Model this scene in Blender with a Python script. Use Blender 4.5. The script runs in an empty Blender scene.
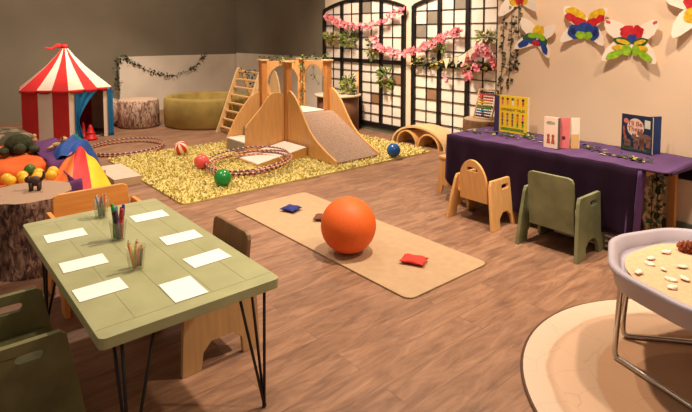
import bpy, bmesh, math, random
from math import sin, cos, pi, radians
from mathutils import Vector, Matrix
from mathutils.geometry import tessellate_polygon
random.seed(7)
COL = bpy.context.scene.collection
SC = bpy.context.scene

# ------------------------------------------------------------------ materials
def lin(c):
    r = []
    for v in c:
        v = v / 255.0
        r.append(v / 12.92 if v <= 0.04045 else ((v + 0.055) / 1.055) ** 2.4)
    return (*r, 1.0)

MATS = {}
def M(name, rgb, rough=0.6, var=0.12, scale=12.0, bump=0.0, stretch=(1, 1, 1), rgb2=None, metal=0.0, spec=0.4, detail=4.0, contrast=0.0, alpha=None, trans=0.0):
    """procedural material: noise between two tones of the colour"""
    if name in MATS: return MATS[name]
    m = bpy.data.materials.new(name); m.use_nodes = True
    nt = m.node_tree; b = nt.nodes['Principled BSDF']
    b.inputs['Roughness'].default_value = rough
    b.inputs['Metallic'].default_value = metal
    b.inputs['Specular IOR Level'].default_value = spec
    c = lin(rgb)
    lo = lin(rgb2) if rgb2 else tuple([max(0, v * (1 - var * 1.6)) for v in c[:3]] + [1])
    hi = c if rgb2 else tuple([min(1, v * (1 + var)) for v in c[:3]] + [1])
    tc = nt.nodes.new('ShaderNodeTexCoord'); mp = nt.nodes.new('ShaderNodeMapping')
    mp.inputs['Scale'].default_value = stretch
    nz = nt.nodes.new('ShaderNodeTexNoise'); nz.inputs['Scale'].default_value = scale; nz.inputs['Detail'].default_value = detail
    rp = nt.nodes.new('ShaderNodeValToRGB')
    k = 0.5 * contrast
    rp.color_ramp.elements[0].position = 0.25 + k * 0.45; rp.color_ramp.elements[0].color = lo
    rp.color_ramp.elements[1].position = 0.75 - k * 0.45; rp.color_ramp.elements[1].color = hi
    L = nt.links
    L.new(tc.outputs['Object'], mp.inputs['Vector']); L.new(mp.outputs['Vector'], nz.inputs['Vector'])
    L.new(nz.outputs['Fac'], rp.inputs['Fac']); L.new(rp.outputs['Color'], b.inputs['Base Color'])
    if bump:
        bp = nt.nodes.new('ShaderNodeBump'); bp.inputs['Strength'].default_value = bump; bp.inputs['Distance'].default_value = 0.01
        L.new(nz.outputs['Fac'], bp.inputs['Height']); L.new(bp.outputs['Normal'], b.inputs['Normal'])
    if trans:
        b.inputs['Transmission Weight'].default_value = trans
    if alpha is not None:
        b.inputs['Alpha'].default_value = alpha
    MATS[name] = m
    return m

def wood(name, rgb, axis=0, var=0.16, rough=0.45, scale=6):
    st = [9, 9, 9]; st[axis] = 0.8
    return M(name, rgb, rough, var, scale, 0.03, tuple(st))

# ------------------------------------------------------------------ mesh collector
class MB:
    def __init__(s): s.v = []; s.f = []; s.m = []; s.s = []
    def add(s, verts, faces, mi=0, smooth=False):
        o = len(s.v); s.v += [tuple(p) for p in verts]
        for i, f in enumerate(faces):
            s.f.append([o + k for k in f]); s.m.append(mi[i] if isinstance(mi, list) else mi); s.s.append(smooth)
        return s
    def box(s, c, d, rz=0.0, mi=0, mat=None):
        x, y, z = [k / 2 for k in d]
        vs = [Vector((a * x, b * y, e * z)) for a in (-1, 1) for b in (-1, 1) for e in (-1, 1)]
        R = mat if mat is not None else Matrix.Rotation(rz, 3, 'Z')
        vs = [R @ v + Vector(c) for v in vs]
        return s.add(vs, [(0, 1, 3, 2), (4, 6, 7, 5), (0, 4, 5, 1), (2, 3, 7, 6), (0, 2, 6, 4), (1, 5, 7, 3)], mi)
    def lathe(s, prof, n=24, c=(0, 0, 0), mi=0, smooth=True, cap=True, mat=None, mfun=None):
        vs = []; fs = []; ms = []
        for (r, z) in prof:
            for k in range(n):
                a = 2 * pi * k / n; vs.append(Vector((r * cos(a), r * sin(a), z)))
        for i in range(len(prof) - 1):
            for k in range(n):
                k2 = (k + 1) % n
                fs.append((i * n + k, i * n + k2, (i + 1) * n + k2, (i + 1) * n + k)); ms.append(mfun(i, k) if mfun else mi)
        R = mat if mat is not None else Matrix.Identity(3)
        vs = [R @ v + Vector(c) for v in vs]
        s.add(vs, fs, ms, smooth)
        if cap:
            s.add(vs[:n], [tuple(reversed(range(n)))], mi if not mfun else mfun(0, 0))
            s.add(vs[-n:], [tuple(range(n))], mi if not mfun else mfun(len(prof) - 2, 0))
        return s
    def sphere(s, c, r, nu=24, nv=14, mi=0, mfun=None, mat=None):
        if not isinstance(r, (tuple, list)): r = (r, r, r)
        vs = []; fs = []; ms = []
        R = mat if mat is not None else Matrix.Identity(3)
        for i in range(nv + 1):
            t = pi * i / nv
            for k in range(nu):
                a = 2 * pi * k / nu
                vs.append(R @ Vector((r[0] * sin(t) * cos(a), r[1] * sin(t) * sin(a), r[2] * cos(t))) + Vector(c))
        for i in range(nv):
            for k in range(nu):
                k2 = (k + 1) % nu
                if i == 0: fs.append((k, (i + 1) * nu + k, (i + 1) * nu + k2))
                elif i == nv - 1: fs.append((i * nu + k, (i + 1) * nu + k, i * nu + k2))
                else: fs.append((i * nu + k, (i + 1) * nu + k, (i + 1) * nu + k2, i * nu + k2))
                ms.append(mfun(i, k) if mfun else mi)
        return s.add(vs, fs, ms, True)
    def tube(s, pts, r, n=8, closed=False, mi=0, mfun=None):
        P = [Vector(p) for p in pts]; N = len(P); vs = []; fs = []; ms = []
        rr = r if isinstance(r, (list, tuple)) else [r] * N
        up = None
        for i in range(N):
            if closed: d = P[(i + 1) % N] - P[i - 1]
            else: d = P[min(i + 1, N - 1)] - P[max(i - 1, 0)]
            d.normalize()
            if up is None: up = Vector((0, 0, 1)) if abs(d.z) < .9 else Vector((1, 0, 0))
            a = d.cross(up)
            if a.length < 1e-4: a = d.cross(Vector((0, 1, 0.3)))
            a.normalize(); b = a.cross(d).normalized(); up = b
            for k in range(n):
                t = 2 * pi * k / n; vs.append(P[i] + (a * cos(t) + b * sin(t)) * rr[i])
        R = N if closed else N - 1
        for i in range(R):
            j = (i + 1) % N
            for k in range(n):
                k2 = (k + 1) % n
                fs.append((i * n + k, i * n + k2, j * n + k2, j * n + k)); ms.append(mfun(i, k) if mfun else mi)
        s.add(vs, fs, ms, True)
        if not closed:
            s.add(vs[:n], [tuple(reversed(range(n)))], mi if not mfun else mfun(0, 0)); s.add(vs[-n:], [tuple(range(n))], mi if not mfun else mfun(N - 2, 0))
        return s
    def cyl(s, a, b, r, r2=None, n=12, mi=0):
        return s.tube([a, b], [r, r if r2 is None else r2], n, mi=mi)
    def prism(s, outer, fmap, t, holes=(), mi=0):
        """2-D outline (with holes) mapped by fmap(u, v) to 3-D, thickened by vector t"""
        loops = [list(outer)] + [list(h) for h in holes]
        flat = [p for l in loops for p in l]
        tris = tessellate_polygon([[Vector((p[0], p[1], 0)) for p in l] for l in loops])
        A = [Vector(fmap(*p)) for p in flat]; T = Vector(t)
        B = [a + T for a in A]; n = len(flat)
        fs = [tuple(q) for q in tris] + [tuple(n + k for k in reversed(q)) for q in tris]
        o = 0
        for l in loops:
            k = len(l)
            for i in range(k):
                j = (i + 1) % k; fs.append((o + i, o + j, n + o + j, n + o + i))
            o += k
        return s.add(A + B, fs, mi)
    def sheet(s, nu, nv, fn, mi=0, smooth=True, mfun=None):
        vs = [fn(i / nu, j / nv) for i in range(nu + 1) for j in range(nv + 1)]
        fs = []; ms = []
        for i in range(nu):
            for j in range(nv):
                a = i * (nv + 1) + j
                fs.append((a, a + nv + 1, a + nv + 2, a + 1)); ms.append(mfun((i + .5) / nu, (j + .5) / nv) if mfun else mi)
        return s.add(vs, fs, ms, smooth)
    def leaf(s, p, d, n, L, W, mi=0):
        p = Vector(p); d = Vector(d).normalized(); n = Vector(n); w = d.cross(n)
        if w.length < 1e-4: w = d.cross(Vector((0.3, 0.5, 1)))
        w.normalize(); u = w.cross(d)
        return s.add([p, p + d * L * .45 + w * W / 2 + u * L * .08, p + d * L, p + d * L * .45 - w * W / 2 + u * L * .08], [(0, 1, 2, 3)], mi)
    def build(s, name, mats, parent=None, bevel=0.0, seg=2, subsurf=0, solid=0.0, fixn=True):
        me = bpy.data.meshes.new(name); me.from_pydata(s.v, [], s.f)
        if not isinstance(mats, (list, tuple)): mats = [mats]
        for m in mats: me.materials.append(m)
        for p, mi, sm in zip(me.polygons, s.m, s.s): p.material_index = mi; p.use_smooth = sm
        if fixn:
            bm = bmesh.new(); bm.from_mesh(me)
            bmesh.ops.remove_doubles(bm, verts=bm.verts, dist=1e-5)
            bmesh.ops.recalc_face_normals(bm, faces=bm.faces); bm.to_mesh(me); bm.free()
        me.update()
        o = bpy.data.objects.new(name, me); COL.objects.link(o)
        if parent is not None: o.parent = parent
        if solid:
            k = o.modifiers.new('solid', 'SOLIDIFY'); k.thickness = solid; k.offset = 0
        if subsurf:
            k = o.modifiers.new('sub', 'SUBSURF'); k.levels = subsurf; k.render_levels = subsurf
        if bevel:
            k = o.modifiers.new('bevel', 'BEVEL'); k.width = bevel; k.segments = seg; k.limit_method = 'ANGLE'; k.angle_limit = radians(50)
        return o

def thing(name, label, cat, loc=(0, 0, 0), rz=0.0, group=None):
    o = bpy.data.objects.new(name, None); COL.objects.link(o); o.empty_display_size = .05
    o.location = loc; o.rotation_euler = (0, 0, rz); o['label'] = label; o['category'] = cat
    if group: o['group'] = group
    return o
def tag(o, label, cat, group=None):
    o['label'] = label; o['category'] = cat
    if group: o['group'] = group
    return o
def struct(o): o['kind'] = 'structure'; return o
def place(o, loc, rz=0.0):
    o.location = loc; o.rotation_euler = (0, 0, rz); return o
def copy_tree(o, parent=None):
    c = o.copy(); COL.objects.link(c)
    if parent is not None: c.parent = parent
    for ch in list(o.children): copy_tree(ch, c)
    return c
def dup(root, loc, rz, label, group=None):
    r = copy_tree(root); r.location = loc; r.rotation_euler = (0, 0, rz); r['label'] = label
    if group: r['group'] = group
    return r
def rrect(x0, y0, x1, y1, r, n=5):
    pts = []
    for cx, cy, a0 in ((x1 - r, y1 - r, 0), (x0 + r, y1 - r, 90), (x0 + r, y0 + r, 180), (x1 - r, y0 + r, 270)):
        for k in range(n + 1):
            a = radians(a0 + 90 * k / n); pts.append((cx + r * cos(a), cy + r * sin(a)))
    return pts
def smoothpts(pts, n=6):
    """Catmull-Rom through points"""
    P = [Vector(p) for p in pts]; out = []
    for i in range(len(P) - 1):
        p0 = P[max(i - 1, 0)]; p1 = P[i]; p2 = P[i + 1]; p3 = P[min(i + 2, len(P) - 1)]
        for k in range(n):
            t = k / n
            out.append(0.5 * ((2 * p1) + (p2 - p0) * t + (2 * p0 - 5 * p1 + 4 * p2 - p3) * t * t + (3 * p1 - p0 - 3 * p2 + p3) * t ** 3))
    out.append(P[-1]); return out
def rnd(a, b): return random.uniform(a, b)
def text_obj(txt, size, name, mat, parent, loc, rot, space=1.0, line=0.9):
    cu = bpy.data.curves.new('t', 'FONT'); cu.body = txt; cu.size = size; cu.align_x = 'CENTER'; cu.align_y = 'CENTER'
    cu.space_character = space; cu.space_line = line; cu.offset = size * 0.02
    t = bpy.data.objects.new('t', cu); COL.objects.link(t)
    dg = bpy.context.evaluated_depsgraph_get()
    me = bpy.data.meshes.new_from_object(t.evaluated_get(dg))
    bpy.data.objects.remove(t)
    o = bpy.data.objects.new(name, me); COL.objects.link(o); me.materials.clear(); me.materials.append(mat)
    o.parent = parent; o.location = loc; o.rotation_euler = rot
    return o

# ------------------------------------------------------------------ camera
cam = bpy.data.cameras.new('camera'); co = bpy.data.objects.new('camera', cam); COL.objects.link(co)
PITCH = 0.068; TH = 0.70
cam.sensor_width = 36; cam.lens = 533 / 692 * 36; cam.shift_y = -(206 - 70) / 692
cam.clip_start = 0.05
co.location = (0, 0, 1.35); co.rotation_euler = (pi / 2 - PITCH, 0, pi / 2 - TH)
SC.camera = co

# ------------------------------------------------------------------ shared materials
m_black = M('black_frame', (22, 18, 17), .45, .1)
m_cream = M('cream_wall', (242, 222, 194), .8, .04, 3)
m_beige = M('beige_wall', (238, 210, 178), .85, .04, 2.5)
m_grey = M('olive_grey_wall', (126, 117, 98), .85, .07, 2)
m_teal = M('teal_skirting', (96, 106, 92), .6, .1)
m_white = M('white_board', (228, 216, 196), .7, .08, 2.5)
m_pane = M('paper_pane', (252, 240, 224), .6, .05, 9)
m_pane_g = M('grey_pane', (150, 140, 124), .6, .1, 9)
m_pane_b = M('brown_pane', (160, 124, 92), .6, .12, 9)
m_ply = wood('birch_plywood', (222, 170, 104), 2, .10)
m_plyx = wood('birch_plywood_flat', (222, 170, 104), 0, .10)
m_plyedge = wood('pale_plywood', (226, 190, 136), 2, .08)
m_honey = wood('honey_wood', (206, 142, 78), 2, .12)
m_pine = wood('pine_wood', (222, 180, 120), 2, .10)
m_carpet = M('grey_brown_carpet', (158, 132, 112), .95, .22, 60, .3)
m_whitetop = M('white_step_top', (222, 210, 196), .6, .05, 5)
m_green = M('sage_paint', (168, 170, 124), .45, .08, 9, .02)
m_gchair = M('sage_chair_paint', (126, 130, 92), .5, .25, 7, .03)
m_gchair_d = M('worn_sage_paint', (122, 118, 76), .55, .3, 6, .03)
m_leaf = M('ivy_leaf', (62, 76, 40), .6, .3, 30)
m_leaf2 = M('fresh_leaf', (128, 150, 58), .6, .3, 30)
m_leaf3 = M('yellow_green_leaf', (176, 170, 84), .6, .3, 30)
m_leafd = M('dark_leaf', (52, 60, 36), .6, .3, 30)
m_pink = M('pink_petal', (246, 140, 150), .7, .12, 30)
m_pink2 = M('pale_pink_petal', (250, 188, 190), .7, .1, 30)
m_red = M('red_fabric', (206, 44, 40), .75, .08, 8)
m_whitef = M('white_fabric', (238, 216, 194), .8, .05, 8)
m_blue = M('blue_fabric', (24, 122, 178), .7, .12, 8)
m_chrome = M('chrome', (200, 196, 190), .18, .02, metal=1.0)
m_paper = M('white_paper', (252, 248, 240), .8, .01)

# ------------------------------------------------------------------ floor with planks running in Y
def floor_material():
    m = bpy.data.materials.new('wood_plank_floor'); m.use_nodes = True
    nt = m.node_tree; L = nt.links; b = nt.nodes['Principled BSDF']
    tc = nt.nodes.new('ShaderNodeTexCoord')
    mp = nt.nodes.new('ShaderNodeMapping'); mp.inputs['Rotation'].default_value = (0, 0, pi / 2)
    br = nt.nodes.new('ShaderNodeTexBrick')
    br.inputs['Color1'].default_value = (0, 0, 0, 1); br.inputs['Color2'].default_value = (1, 1, 1, 1); br.inputs['Mortar'].default_value = (.5, .5, .5, 1)
    br.inputs['Scale'].default_value = 1; br.inputs['Brick Width'].default_value = 1.0; br.inputs['Row Height'].default_value = .14
    br.inputs['Mortar Size'].default_value = .0022; br.inputs['Mortar Smooth'].default_value = .2; br.offset = .37
    L.new(tc.outputs['Object'], mp.inputs['Vector']); L.new(mp.outputs['Vector'], br.inputs['Vector'])
    mp2 = nt.nodes.new('ShaderNodeMapping'); mp2.inputs['Scale'].default_value = (13, 2.6, 1)
    # shift the grain per plank
    ad = nt.nodes.new('ShaderNodeVectorMath'); ad.operation = 'MULTIPLY_ADD'; ad.inputs[1].default_value = (3, 9, 4)
    L.new(br.outputs['Color'], ad.inputs[0]); L.new(tc.outputs['Object'], mp2.inputs['Vector']); L.new(mp2.outputs['Vector'], ad.inputs[2])
    n1 = nt.nodes.new('ShaderNodeTexNoise'); n1.inputs['Scale'].default_value = 1.6; n1.inputs['Detail'].default_value = 8; n1.inputs['Roughness'].default_value = .65; n1.inputs['Distortion'].default_value = .6
    L.new(ad.outputs[0], n1.inputs['Vector'])
    rp = nt.nodes.new('ShaderNodeValToRGB'); e = rp.color_ramp.elements
    e[0].position = .25; e[0].color = lin((98, 72, 56)); e[1].position = .78; e[1].color = lin((176, 138, 108))
    k = rp.color_ramp.elements.new(.5); k.color = lin((144, 109, 84))
    L.new(n1.outputs['Fac'], rp.inputs['Fac'])
    mx = nt.nodes.new('ShaderNodeMix'); mx.data_type = 'RGBA'; mx.blend_type = 'MULTIPLY'; mx.inputs['Factor'].default_value = 1
    rp2 = nt.nodes.new('ShaderNodeValToRGB'); rp2.color_ramp.elements[0].color = (.86, .85, .85, 1); rp2.color_ramp.elements[1].color = (1.06, 1.04, 1.02, 1)
    L.new(br.outputs['Color'], rp2.inputs['Fac'])
    L.new(rp.outputs['Color'], mx.inputs['A']); L.new(rp2.outputs['Color'], mx.inputs['B'])
    mx2 = nt.nodes.new('ShaderNodeMix'); mx2.data_type = 'RGBA'; mx2.blend_type = 'MIX'
    mx2.inputs['B'].default_value = lin((84, 56, 42))
    ml = nt.nodes.new('ShaderNodeMath'); ml.operation = 'MULTIPLY'; ml.inputs[1].default_value = .28
    L.new(br.outputs['Fac'], ml.inputs[0]); L.new(ml.outputs[0], mx2.inputs['Factor']); L.new(mx.outputs['Result'], mx2.inputs['A'])
    L.new(mx2.outputs['Result'], b.inputs['Base Color'])
    b.inputs['Roughness'].default_value = .5; b.inputs['Specular IOR Level'].default_value = .35
    bp = nt.nodes.new('ShaderNodeBump'); bp.inputs['Strength'].default_value = .12; bp.inputs['Distance'].default_value = .004
    L.new(n1.outputs['Fac'], bp.inputs['Height']); L.new(bp.outputs['Normal'], b.inputs['Normal'])
    return m

ZT = 2.7
struct(MB().box((-3.4, 1.3, -.05), (12.6, 8.2, .1)).build('floor', floor_material()))
struct(MB().box((-9.4, 1.3, ZT / 2), (.1, 8.2, ZT)).build('wall_left', m_grey))
struct(MB().box((-7.94, 5.13, ZT / 2), (2.82, .1, ZT)).build('wall_back', m_grey))
struct(MB().box((-4.6, 5.13, ZT / 2), (3.86, .1, ZT)).build('wall_window_side', m_cream))
wr = MB(); wr.box((.115, 4.0, ZT / 2), (5.57, .1, ZT)); wr.box((-2.62, 4.565, ZT / 2), (.1, 1.03, ZT))
struct(wr.build('wall_right', m_beige))
struct(MB().box((-4.6, 5.068, .045), (3.86, .024, .09)).build('baseboard_back', m_teal))
struct(MB().box((.115, 3.938, .05), (5.57, .024, .1)).build('baseboard_right', m_teal))
# low white boards along the two grey walls
struct(MB().box((-9.325, 3.95, .48), (.05, 2.2, .96)).build('trim_1', m_white, bevel=.004))
struct(MB().box((-7.93, 5.055, .49), (2.7, .05, .98)).build('trim_2', m_white, bevel=.004))

# ------------------------------------------------------------------ arched windows on the cream wall
def arch_window(name, x0, seed):
    W = 1.68; Y = 5.08; zb = .09; zs = 1.69; zp = 1.83; zm = .966
    def top(x):
        t = (x - x0) / W * 2 - 1
        return zs + (zp - zs) * (1 - t * t)
    root = struct(bpy.data.objects.new(name, None)); COL.objects.link(root)
    T = .036
    fr = MB(); N = 20
    xs = [x0 + W * i / N for i in range(N + 1)]
    up = [(x, top(x) + T) for x in xs]; dn = [(x, top(x) - T * .2) for x in xs]
    fr.prism(up + dn[::-1], lambda u, v: (u, Y - .04, v), (0, .04, 0))
    for x in (x0, x0 + W):
        fr.box((x, Y - .02, (zb + zs + .02) / 2), (.055, .042, zs - zb + .02))
    fr.box((x0 + W / 2, Y - .02, zb), (W + .05, .042, .06)); fr.box((x0 + W / 2, Y - .02, zm), (W, .04, .055))
    for k in (1, 2, 3):
        x = x0 + W * k / 4; fr.box((x, Y - .02, (zb + top(x)) / 2), (.045, .04, top(x) - zb))
    fr.build('window_frame', m_black, root)
    bars = MB()
    for k in range(4):
        x = x0 + W * (k + .5) / 4; bars.box((x, Y - .014, (zb + top(x)) / 2), (.009, .014, top(x) - zb))
    rows = [zb + (zm - zb) * k / 6 for k in range(1, 6)]
    rowsu = [zm + .168 * k for k in range(1, 6)]
    for z in rows + rowsu:
        if z < zs: bars.box((x0 + W / 2, Y - .0135, z), (W, .014, .009))
        else:
            t = math.sqrt(max(0, 1 - (z - zs) / (zp - zs))); bars.box((x0 + W / 2, Y - .0135, z), (W * t - .02, .014, .011))
    bars.build('glazing_bar', m_black, root)
    pn = MB(); rr = random.Random(seed)
    zz = [zb] + rows + [zm] + rowsu
    for c in range(8):
        xa = x0 + W * c / 8; xb = x0 + W * (c + 1) / 8
        for r in range(len(zz)):
            za = zz[r]; zc = zz[r + 1] if r + 1 < len(zz) else 9
            a, b2 = min(zc, top(xa)), min(zc, top(xb))
            if a <= za + .005 or b2 <= za + .005: continue
            q = rr.random(); mi = 1 if (c, r) in GREY[name] else 2 if (c, r) in BROWN[name] else 0
            pn.add([(xa, Y - .006, za), (xb, Y - .006, za), (xb, Y - .006, b2), (xa, Y - .006, a)], [(0, 1, 2, 3)], mi)
    pn.build('pane', [m_pane, m_pane_g, m_pane_b], root, fixn=False)
    return root
GREY = {'window_1': {(4, 10), (3, 8)}, 'window_2': {(1, 9), (0, 8), (3, 10), (4, 6)}}
BROWN = {'window_1': {(7, 4), (5, 2)}, 'window_2': {(1, 3)}}
arch_window('window_1', -6.52, 1); arch_window('window_2', -4.66, 2)

# ------------------------------------------------------------------ rug, mat, beanbags, balls
rug = thing('shag_rug', 'large yellow shag rug under the wooden play tower', 'rug')
RX0, RX1, RY0, RY1 = -5.92, -3.97, 1.665, 4.62
rb = MB(); rb.prism(rrect(RX0, RY0, RX1, RY1, .05), lambda u, v: (u, v, .002), (0, 0, .012))
rb.build('backing', M('rug_backing', (214, 196, 116), .9), rug)
pile = MB(); pr = random.Random(3)
for i in range(15000):
    x = pr.uniform(RX0, RX1); y = pr.uniform(RY0, RY1)
    a = pr.uniform(0, 2 * pi); h = pr.uniform(.018, .034); w = pr.uniform(.005, .010)
    dx, dy = cos(a), sin(a); ln = pr.uniform(.01, .035); b2 = a + pr.uniform(-1, 1)
    p = Vector((x, y, .012)); s_ = Vector((-dy, dx, 0)) * w; mid = p + Vector((dx * ln * .3, dy * ln * .3, h * .7)); tip = p + Vector((cos(b2) * ln, sin(b2) * ln, h))
    pile.add([p - s_, p + s_, mid + s_ * .9, mid - s_ * .9, tip], [(0, 1, 2, 3), (3, 2, 4)], 0 if pr.random() < .6 else 1 if pr.random() < .75 else 2)
pl = pile.build('pile', [M('rug_yarn', (214, 199, 124), .9, .04), M('rug_yarn_pale', (224, 212, 148), .9, .04), M('rug_yarn_dark', (204, 186, 106), .9, .05)], rug, fixn=False)
pl['kind'] = 'stuff'

mm = M('beige_foam_mat', (180, 152, 116), .75, .05, 20)
o = MB().prism(rrect(-3.63, 1.925, -1.79, 2.60, .05), lambda u, v: (u, v, .001), (0, 0, .009)).build('play_mat', mm, bevel=.002)
tag(o, 'beige rectangular floor mat under the big orange ball', 'mat')
def beanbag(label, loc, rz, L, W, mat):
    mb = MB()
    def fn(sgn):
        def g(i, j):
            u, v = i * 2 - 1, j * 2 - 1
            h = .018 * (1 - u ** 4) * (1 - v ** 4) + .003 * sin(5 * u + 2) * cos(4 * v)
            pinch = 1 - .06 * (1 - u * u) * abs(v) - .06 * (1 - v * v) * abs(u)
            return (u * L / 2 * pinch, v * W / 2 * pinch, .020 + sgn * max(h, 0) * (1 if sgn > 0 else .9))
        return g
    mb.sheet(10, 10, fn(1)); mb.sheet(10, 10, fn(-1))
    o = mb.build('bean_bag', mat); place(o, loc, rz); tag(o, label, 'bean bag', 'bean bags on the mat')
beanbag('blue bean bag on the far end of the beige mat', (-3.30, 2.235, .010), .35, .13, .12, M('blue_cotton', (38, 44, 116), .8, .15, 20))
beanbag('brown bean bag on the mat beside the big orange ball', (-2.98, 2.305, .010), .7, .15, .11, M('brown_cotton', (116, 66, 44), .8, .15, 20))
beanbag('red bean bag on the near end of the beige mat', (-2.07, 2.265, .010), .45, .15, .11, M('red_cotton', (214, 62, 50), .8, .15, 20))

o = MB().sphere((0, 0, .17), .17, 40, 24).build('exercise_ball', M('orange_rubber', (228, 102, 34), .55, .05, 60, .04))
place(o, (-2.435, 2.07, .010)); tag(o, 'large matte orange ball resting on the beige mat', 'ball')
o = MB().sphere((0, 0, .076), .076, 24, 14, mfun=lambda i, k: (k // 2) % 2).build('striped_ball', [M('ball_red', (206, 52, 46), .4), M('ball_cream', (240, 214, 176), .4)])
place(o, (-5.60, 2.37, .03)); o.rotation_euler = (.5, .3, 0); o.location.z = .035; tag(o, 'small red and cream striped ball on the yellow rug', 'ball')
for nm, lab, rgb, loc, r in (('play_ball', 'small coral red ball on the yellow rug', (232, 92, 86), (-4.87, 2.245, .02), .073),
                             ('play_ball', 'small green ball at the front of the yellow rug', (30, 132, 58), (-4.19, 2.125, .02), .076),
                             ('play_ball', 'small blue ball at the right end of the yellow rug', (34, 84, 150), (-4.02, 4.06, .02), .074)):
    o = MB().sphere((0, 0, r), r, 28, 16).build(nm, M('ball_%d' % rgb[1], rgb, .25, .04, 8)); place(o, loc); tag(o, lab, 'ball', 'small play balls on the rug')

# ------------------------------------------------------------------ wooden play tower with ramps
tw = thing('play_tower', 'birch play tower with four posts and round arches between two ramps', 'play tower')
TX0, TX1, TY0, TY1 = -5.53, -5.0, 3.35, 3.92
for x, y in ((TX0, TY0), (TX1, TY0), (TX0, TY1), (TX1, TY1)):
    p = MB().box((x, y, .525), (.075, .075, 1.0)).build('post', m_honey, tw, bevel=.006)
    MB().box((x, y, 1.034), (.105, .105, .018)).build('post_cap', m_plyedge, p, bevel=.003)
def arch_board(x0, x1, z0, z1, zo):   # spandrel board with an arch cut out of it
    c = (x0 + x1) / 2; r = (x1 - x0) / 2 - .03
    out = [(x0, z0), (x0, z1), (x1, z1), (x1, z0), (c + r, z0)]
    for k in range(17):
        a = pi * k / 16; out.append((c + r * cos(a), zo + r * sin(a)))
    out.append((c - r, z0)); return out
MB().prism(arch_board(TX0 + .03, TX1 - .03, .44, 1.02, .77), lambda u, v: (u, TY1 - .01, v), (0, .02, 0)).build('back_arch', m_ply, tw, bevel=.002)
MB().prism(arch_board(TY0 + .03, TY1 - .03, .44, 1.02, .74), lambda u, v: (TX0 - .01, u, v), (.02, 0, 0)).build('side_arch', m_ply, tw, bevel=.002)
MB().box((-5.265, 3.635, .425), (.5, .55, .03)).build('platform', m_whitetop, tw)
vine = None
# ramp to the right
rp_ = thing('carpeted_ramp', 'birch ramp with grey brown carpet sloping right from the play tower', 'ramp')
prof = [(-4.965, .03), (-4.965, .69), (-4.935, .715), (-4.89, .70), (-4.83, .655), (-4.75, .57), (-4.65, .43), (-4.56, .32), (-4.46, .235), (-4.38, .19), (-4.25, .125), (-4.15, .085), (-4.12, .07), (-4.11, .03)]
MB().prism(prof, lambda u, v: (u, 3.325, v), (0, .022, 0)).build('side_panel', m_ply, rp_, bevel=.003)
MB().prism(prof, lambda u, v: (u, 3.925, v), (0, .022, 0)).build('side_panel', m_ply, rp_, bevel=.003)
MB().prism([(-4.965, .41), (-4.9, .405), (-4.13, .03), (-4.13, .045), (-4.88, .435), (-4.965, .44)], lambda u, v: (u, 3.347, v), (0, .578, 0)).build('carpet', m_carpet, rp_)
# ramp to the front left, stepped
rl = thing('hill_panel_steps', 'pair of hill shaped birch side panels around a low step left of the tower', 'steps')
ph1 = [(3.31, .03), (3.31, .68), (3.26, .690), (3.20, .70), (3.14, .685), (3.08, .635), (3.015, .545), (2.925, .455), (2.85, .385), (2.82, .345), (2.815, .03)]
MB().prism(ph1, lambda u, v: (-5.035, u, v), (.022, 0, 0)).build('side_panel', m_ply, rl, bevel=.003)
ph2 = [(3.31, .03), (3.31, .66), (3.26, .65), (3.18, .60), (3.08, .49), (2.98, .36), (2.90, .21), (2.87, .14), (2.865, .03)]
MB().prism(ph2, lambda u, v: (-5.56, u, v), (.022, 0, 0)).build('side_panel', m_ply, rl, bevel=.003)
MB().box((-5.29, 2.97, .09), (.48, .22, .12)).build('lower_step', [M('grey_step', (150, 136, 118), .8)], rl, bevel=.004)
MB().box((-5.29, 2.97, .156), (.48, .22, .012)).build('step_top', m_whitetop, rl)
MB().box((-5.29, 3.19, .15), (.48, .22, .24)).build('upper_step', [M('grey_step', (150, 136, 118), .8)], rl, bevel=.004)
# low wedge in front
wd = thing('wedge_ramp', 'low wedge with white top lying before the play tower under the hoops', 'wedge')
wp = [(2.70, .03), (3.30, .03), (3.30, .135), (2.70, .045)]
MB().prism(wp, lambda u, v: (-5.0, u, v), (.43, 0, 0)).build('wedge_body', m_plyx, wd, bevel=.002)
MB().prism([(2.705, .0465), (3.30, .1365), (3.30, .142), (2.705, .052)], lambda u, v: (-4.998, u, v), (.426, 0, 0)).build('top', m_whitetop, wd)

# climbing ladder behind on the left
ld = thing('climbing_ladder', 'leaning wooden climbing ladder left of the play tower', 'ladder')
def rail(x, pts, t=.03): return MB().prism(pts, lambda u, v: (x, u, v), (t, 0, 0))
rail(-6.69, [(3.29, .0), (3.37, .0), (3.69, .85), (3.67, .88), (3.63, .87)]).build('rail', m_plyedge, ld, bevel=.003)
rail(-6.09, [(3.29, .0), (3.37, .0), (3.69, .85), (3.67, .88), (3.63, .87)]).build('rail', m_plyedge, ld, bevel=.003)
rail(-6.66, [(3.66, .85), (3.71, .85), (4.04, .0), (3.97, .0)]).build('rear_rail', m_pine, ld, bevel=.003)
rail(-6.12, [(3.66, .85), (3.71, .85), (4.04, .0), (3.97, .0)]).build('rear_rail', m_pine, ld, bevel=.003)
for k in range(8):
    t = (k + .9) / 8; y = 3.33 + .335 * t; z = .86 * t
    MB().box((-6.375, y, z - .02), (.6, .035, .022)).build('rung', m_pine, ld, bevel=.003)
pb = [(a_ * 1.1, b_) for a_, b_ in [(0.0, .42), (.02, .62), (.05, .72), (.09, .79), (.13, .82), (.17, .79), (.21, .71), (.25, .58), (.27, .42), (.27, 0), (0, 0)]]
o = MB().prism(pb, lambda u, v: (-6.70 + u, 4.16, v), (0, .02, 0)).build('leaf_board', m_plyedge, bevel=.003)
tag(o, 'pale pointed wooden board standing behind the tower arch', 'board')

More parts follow.
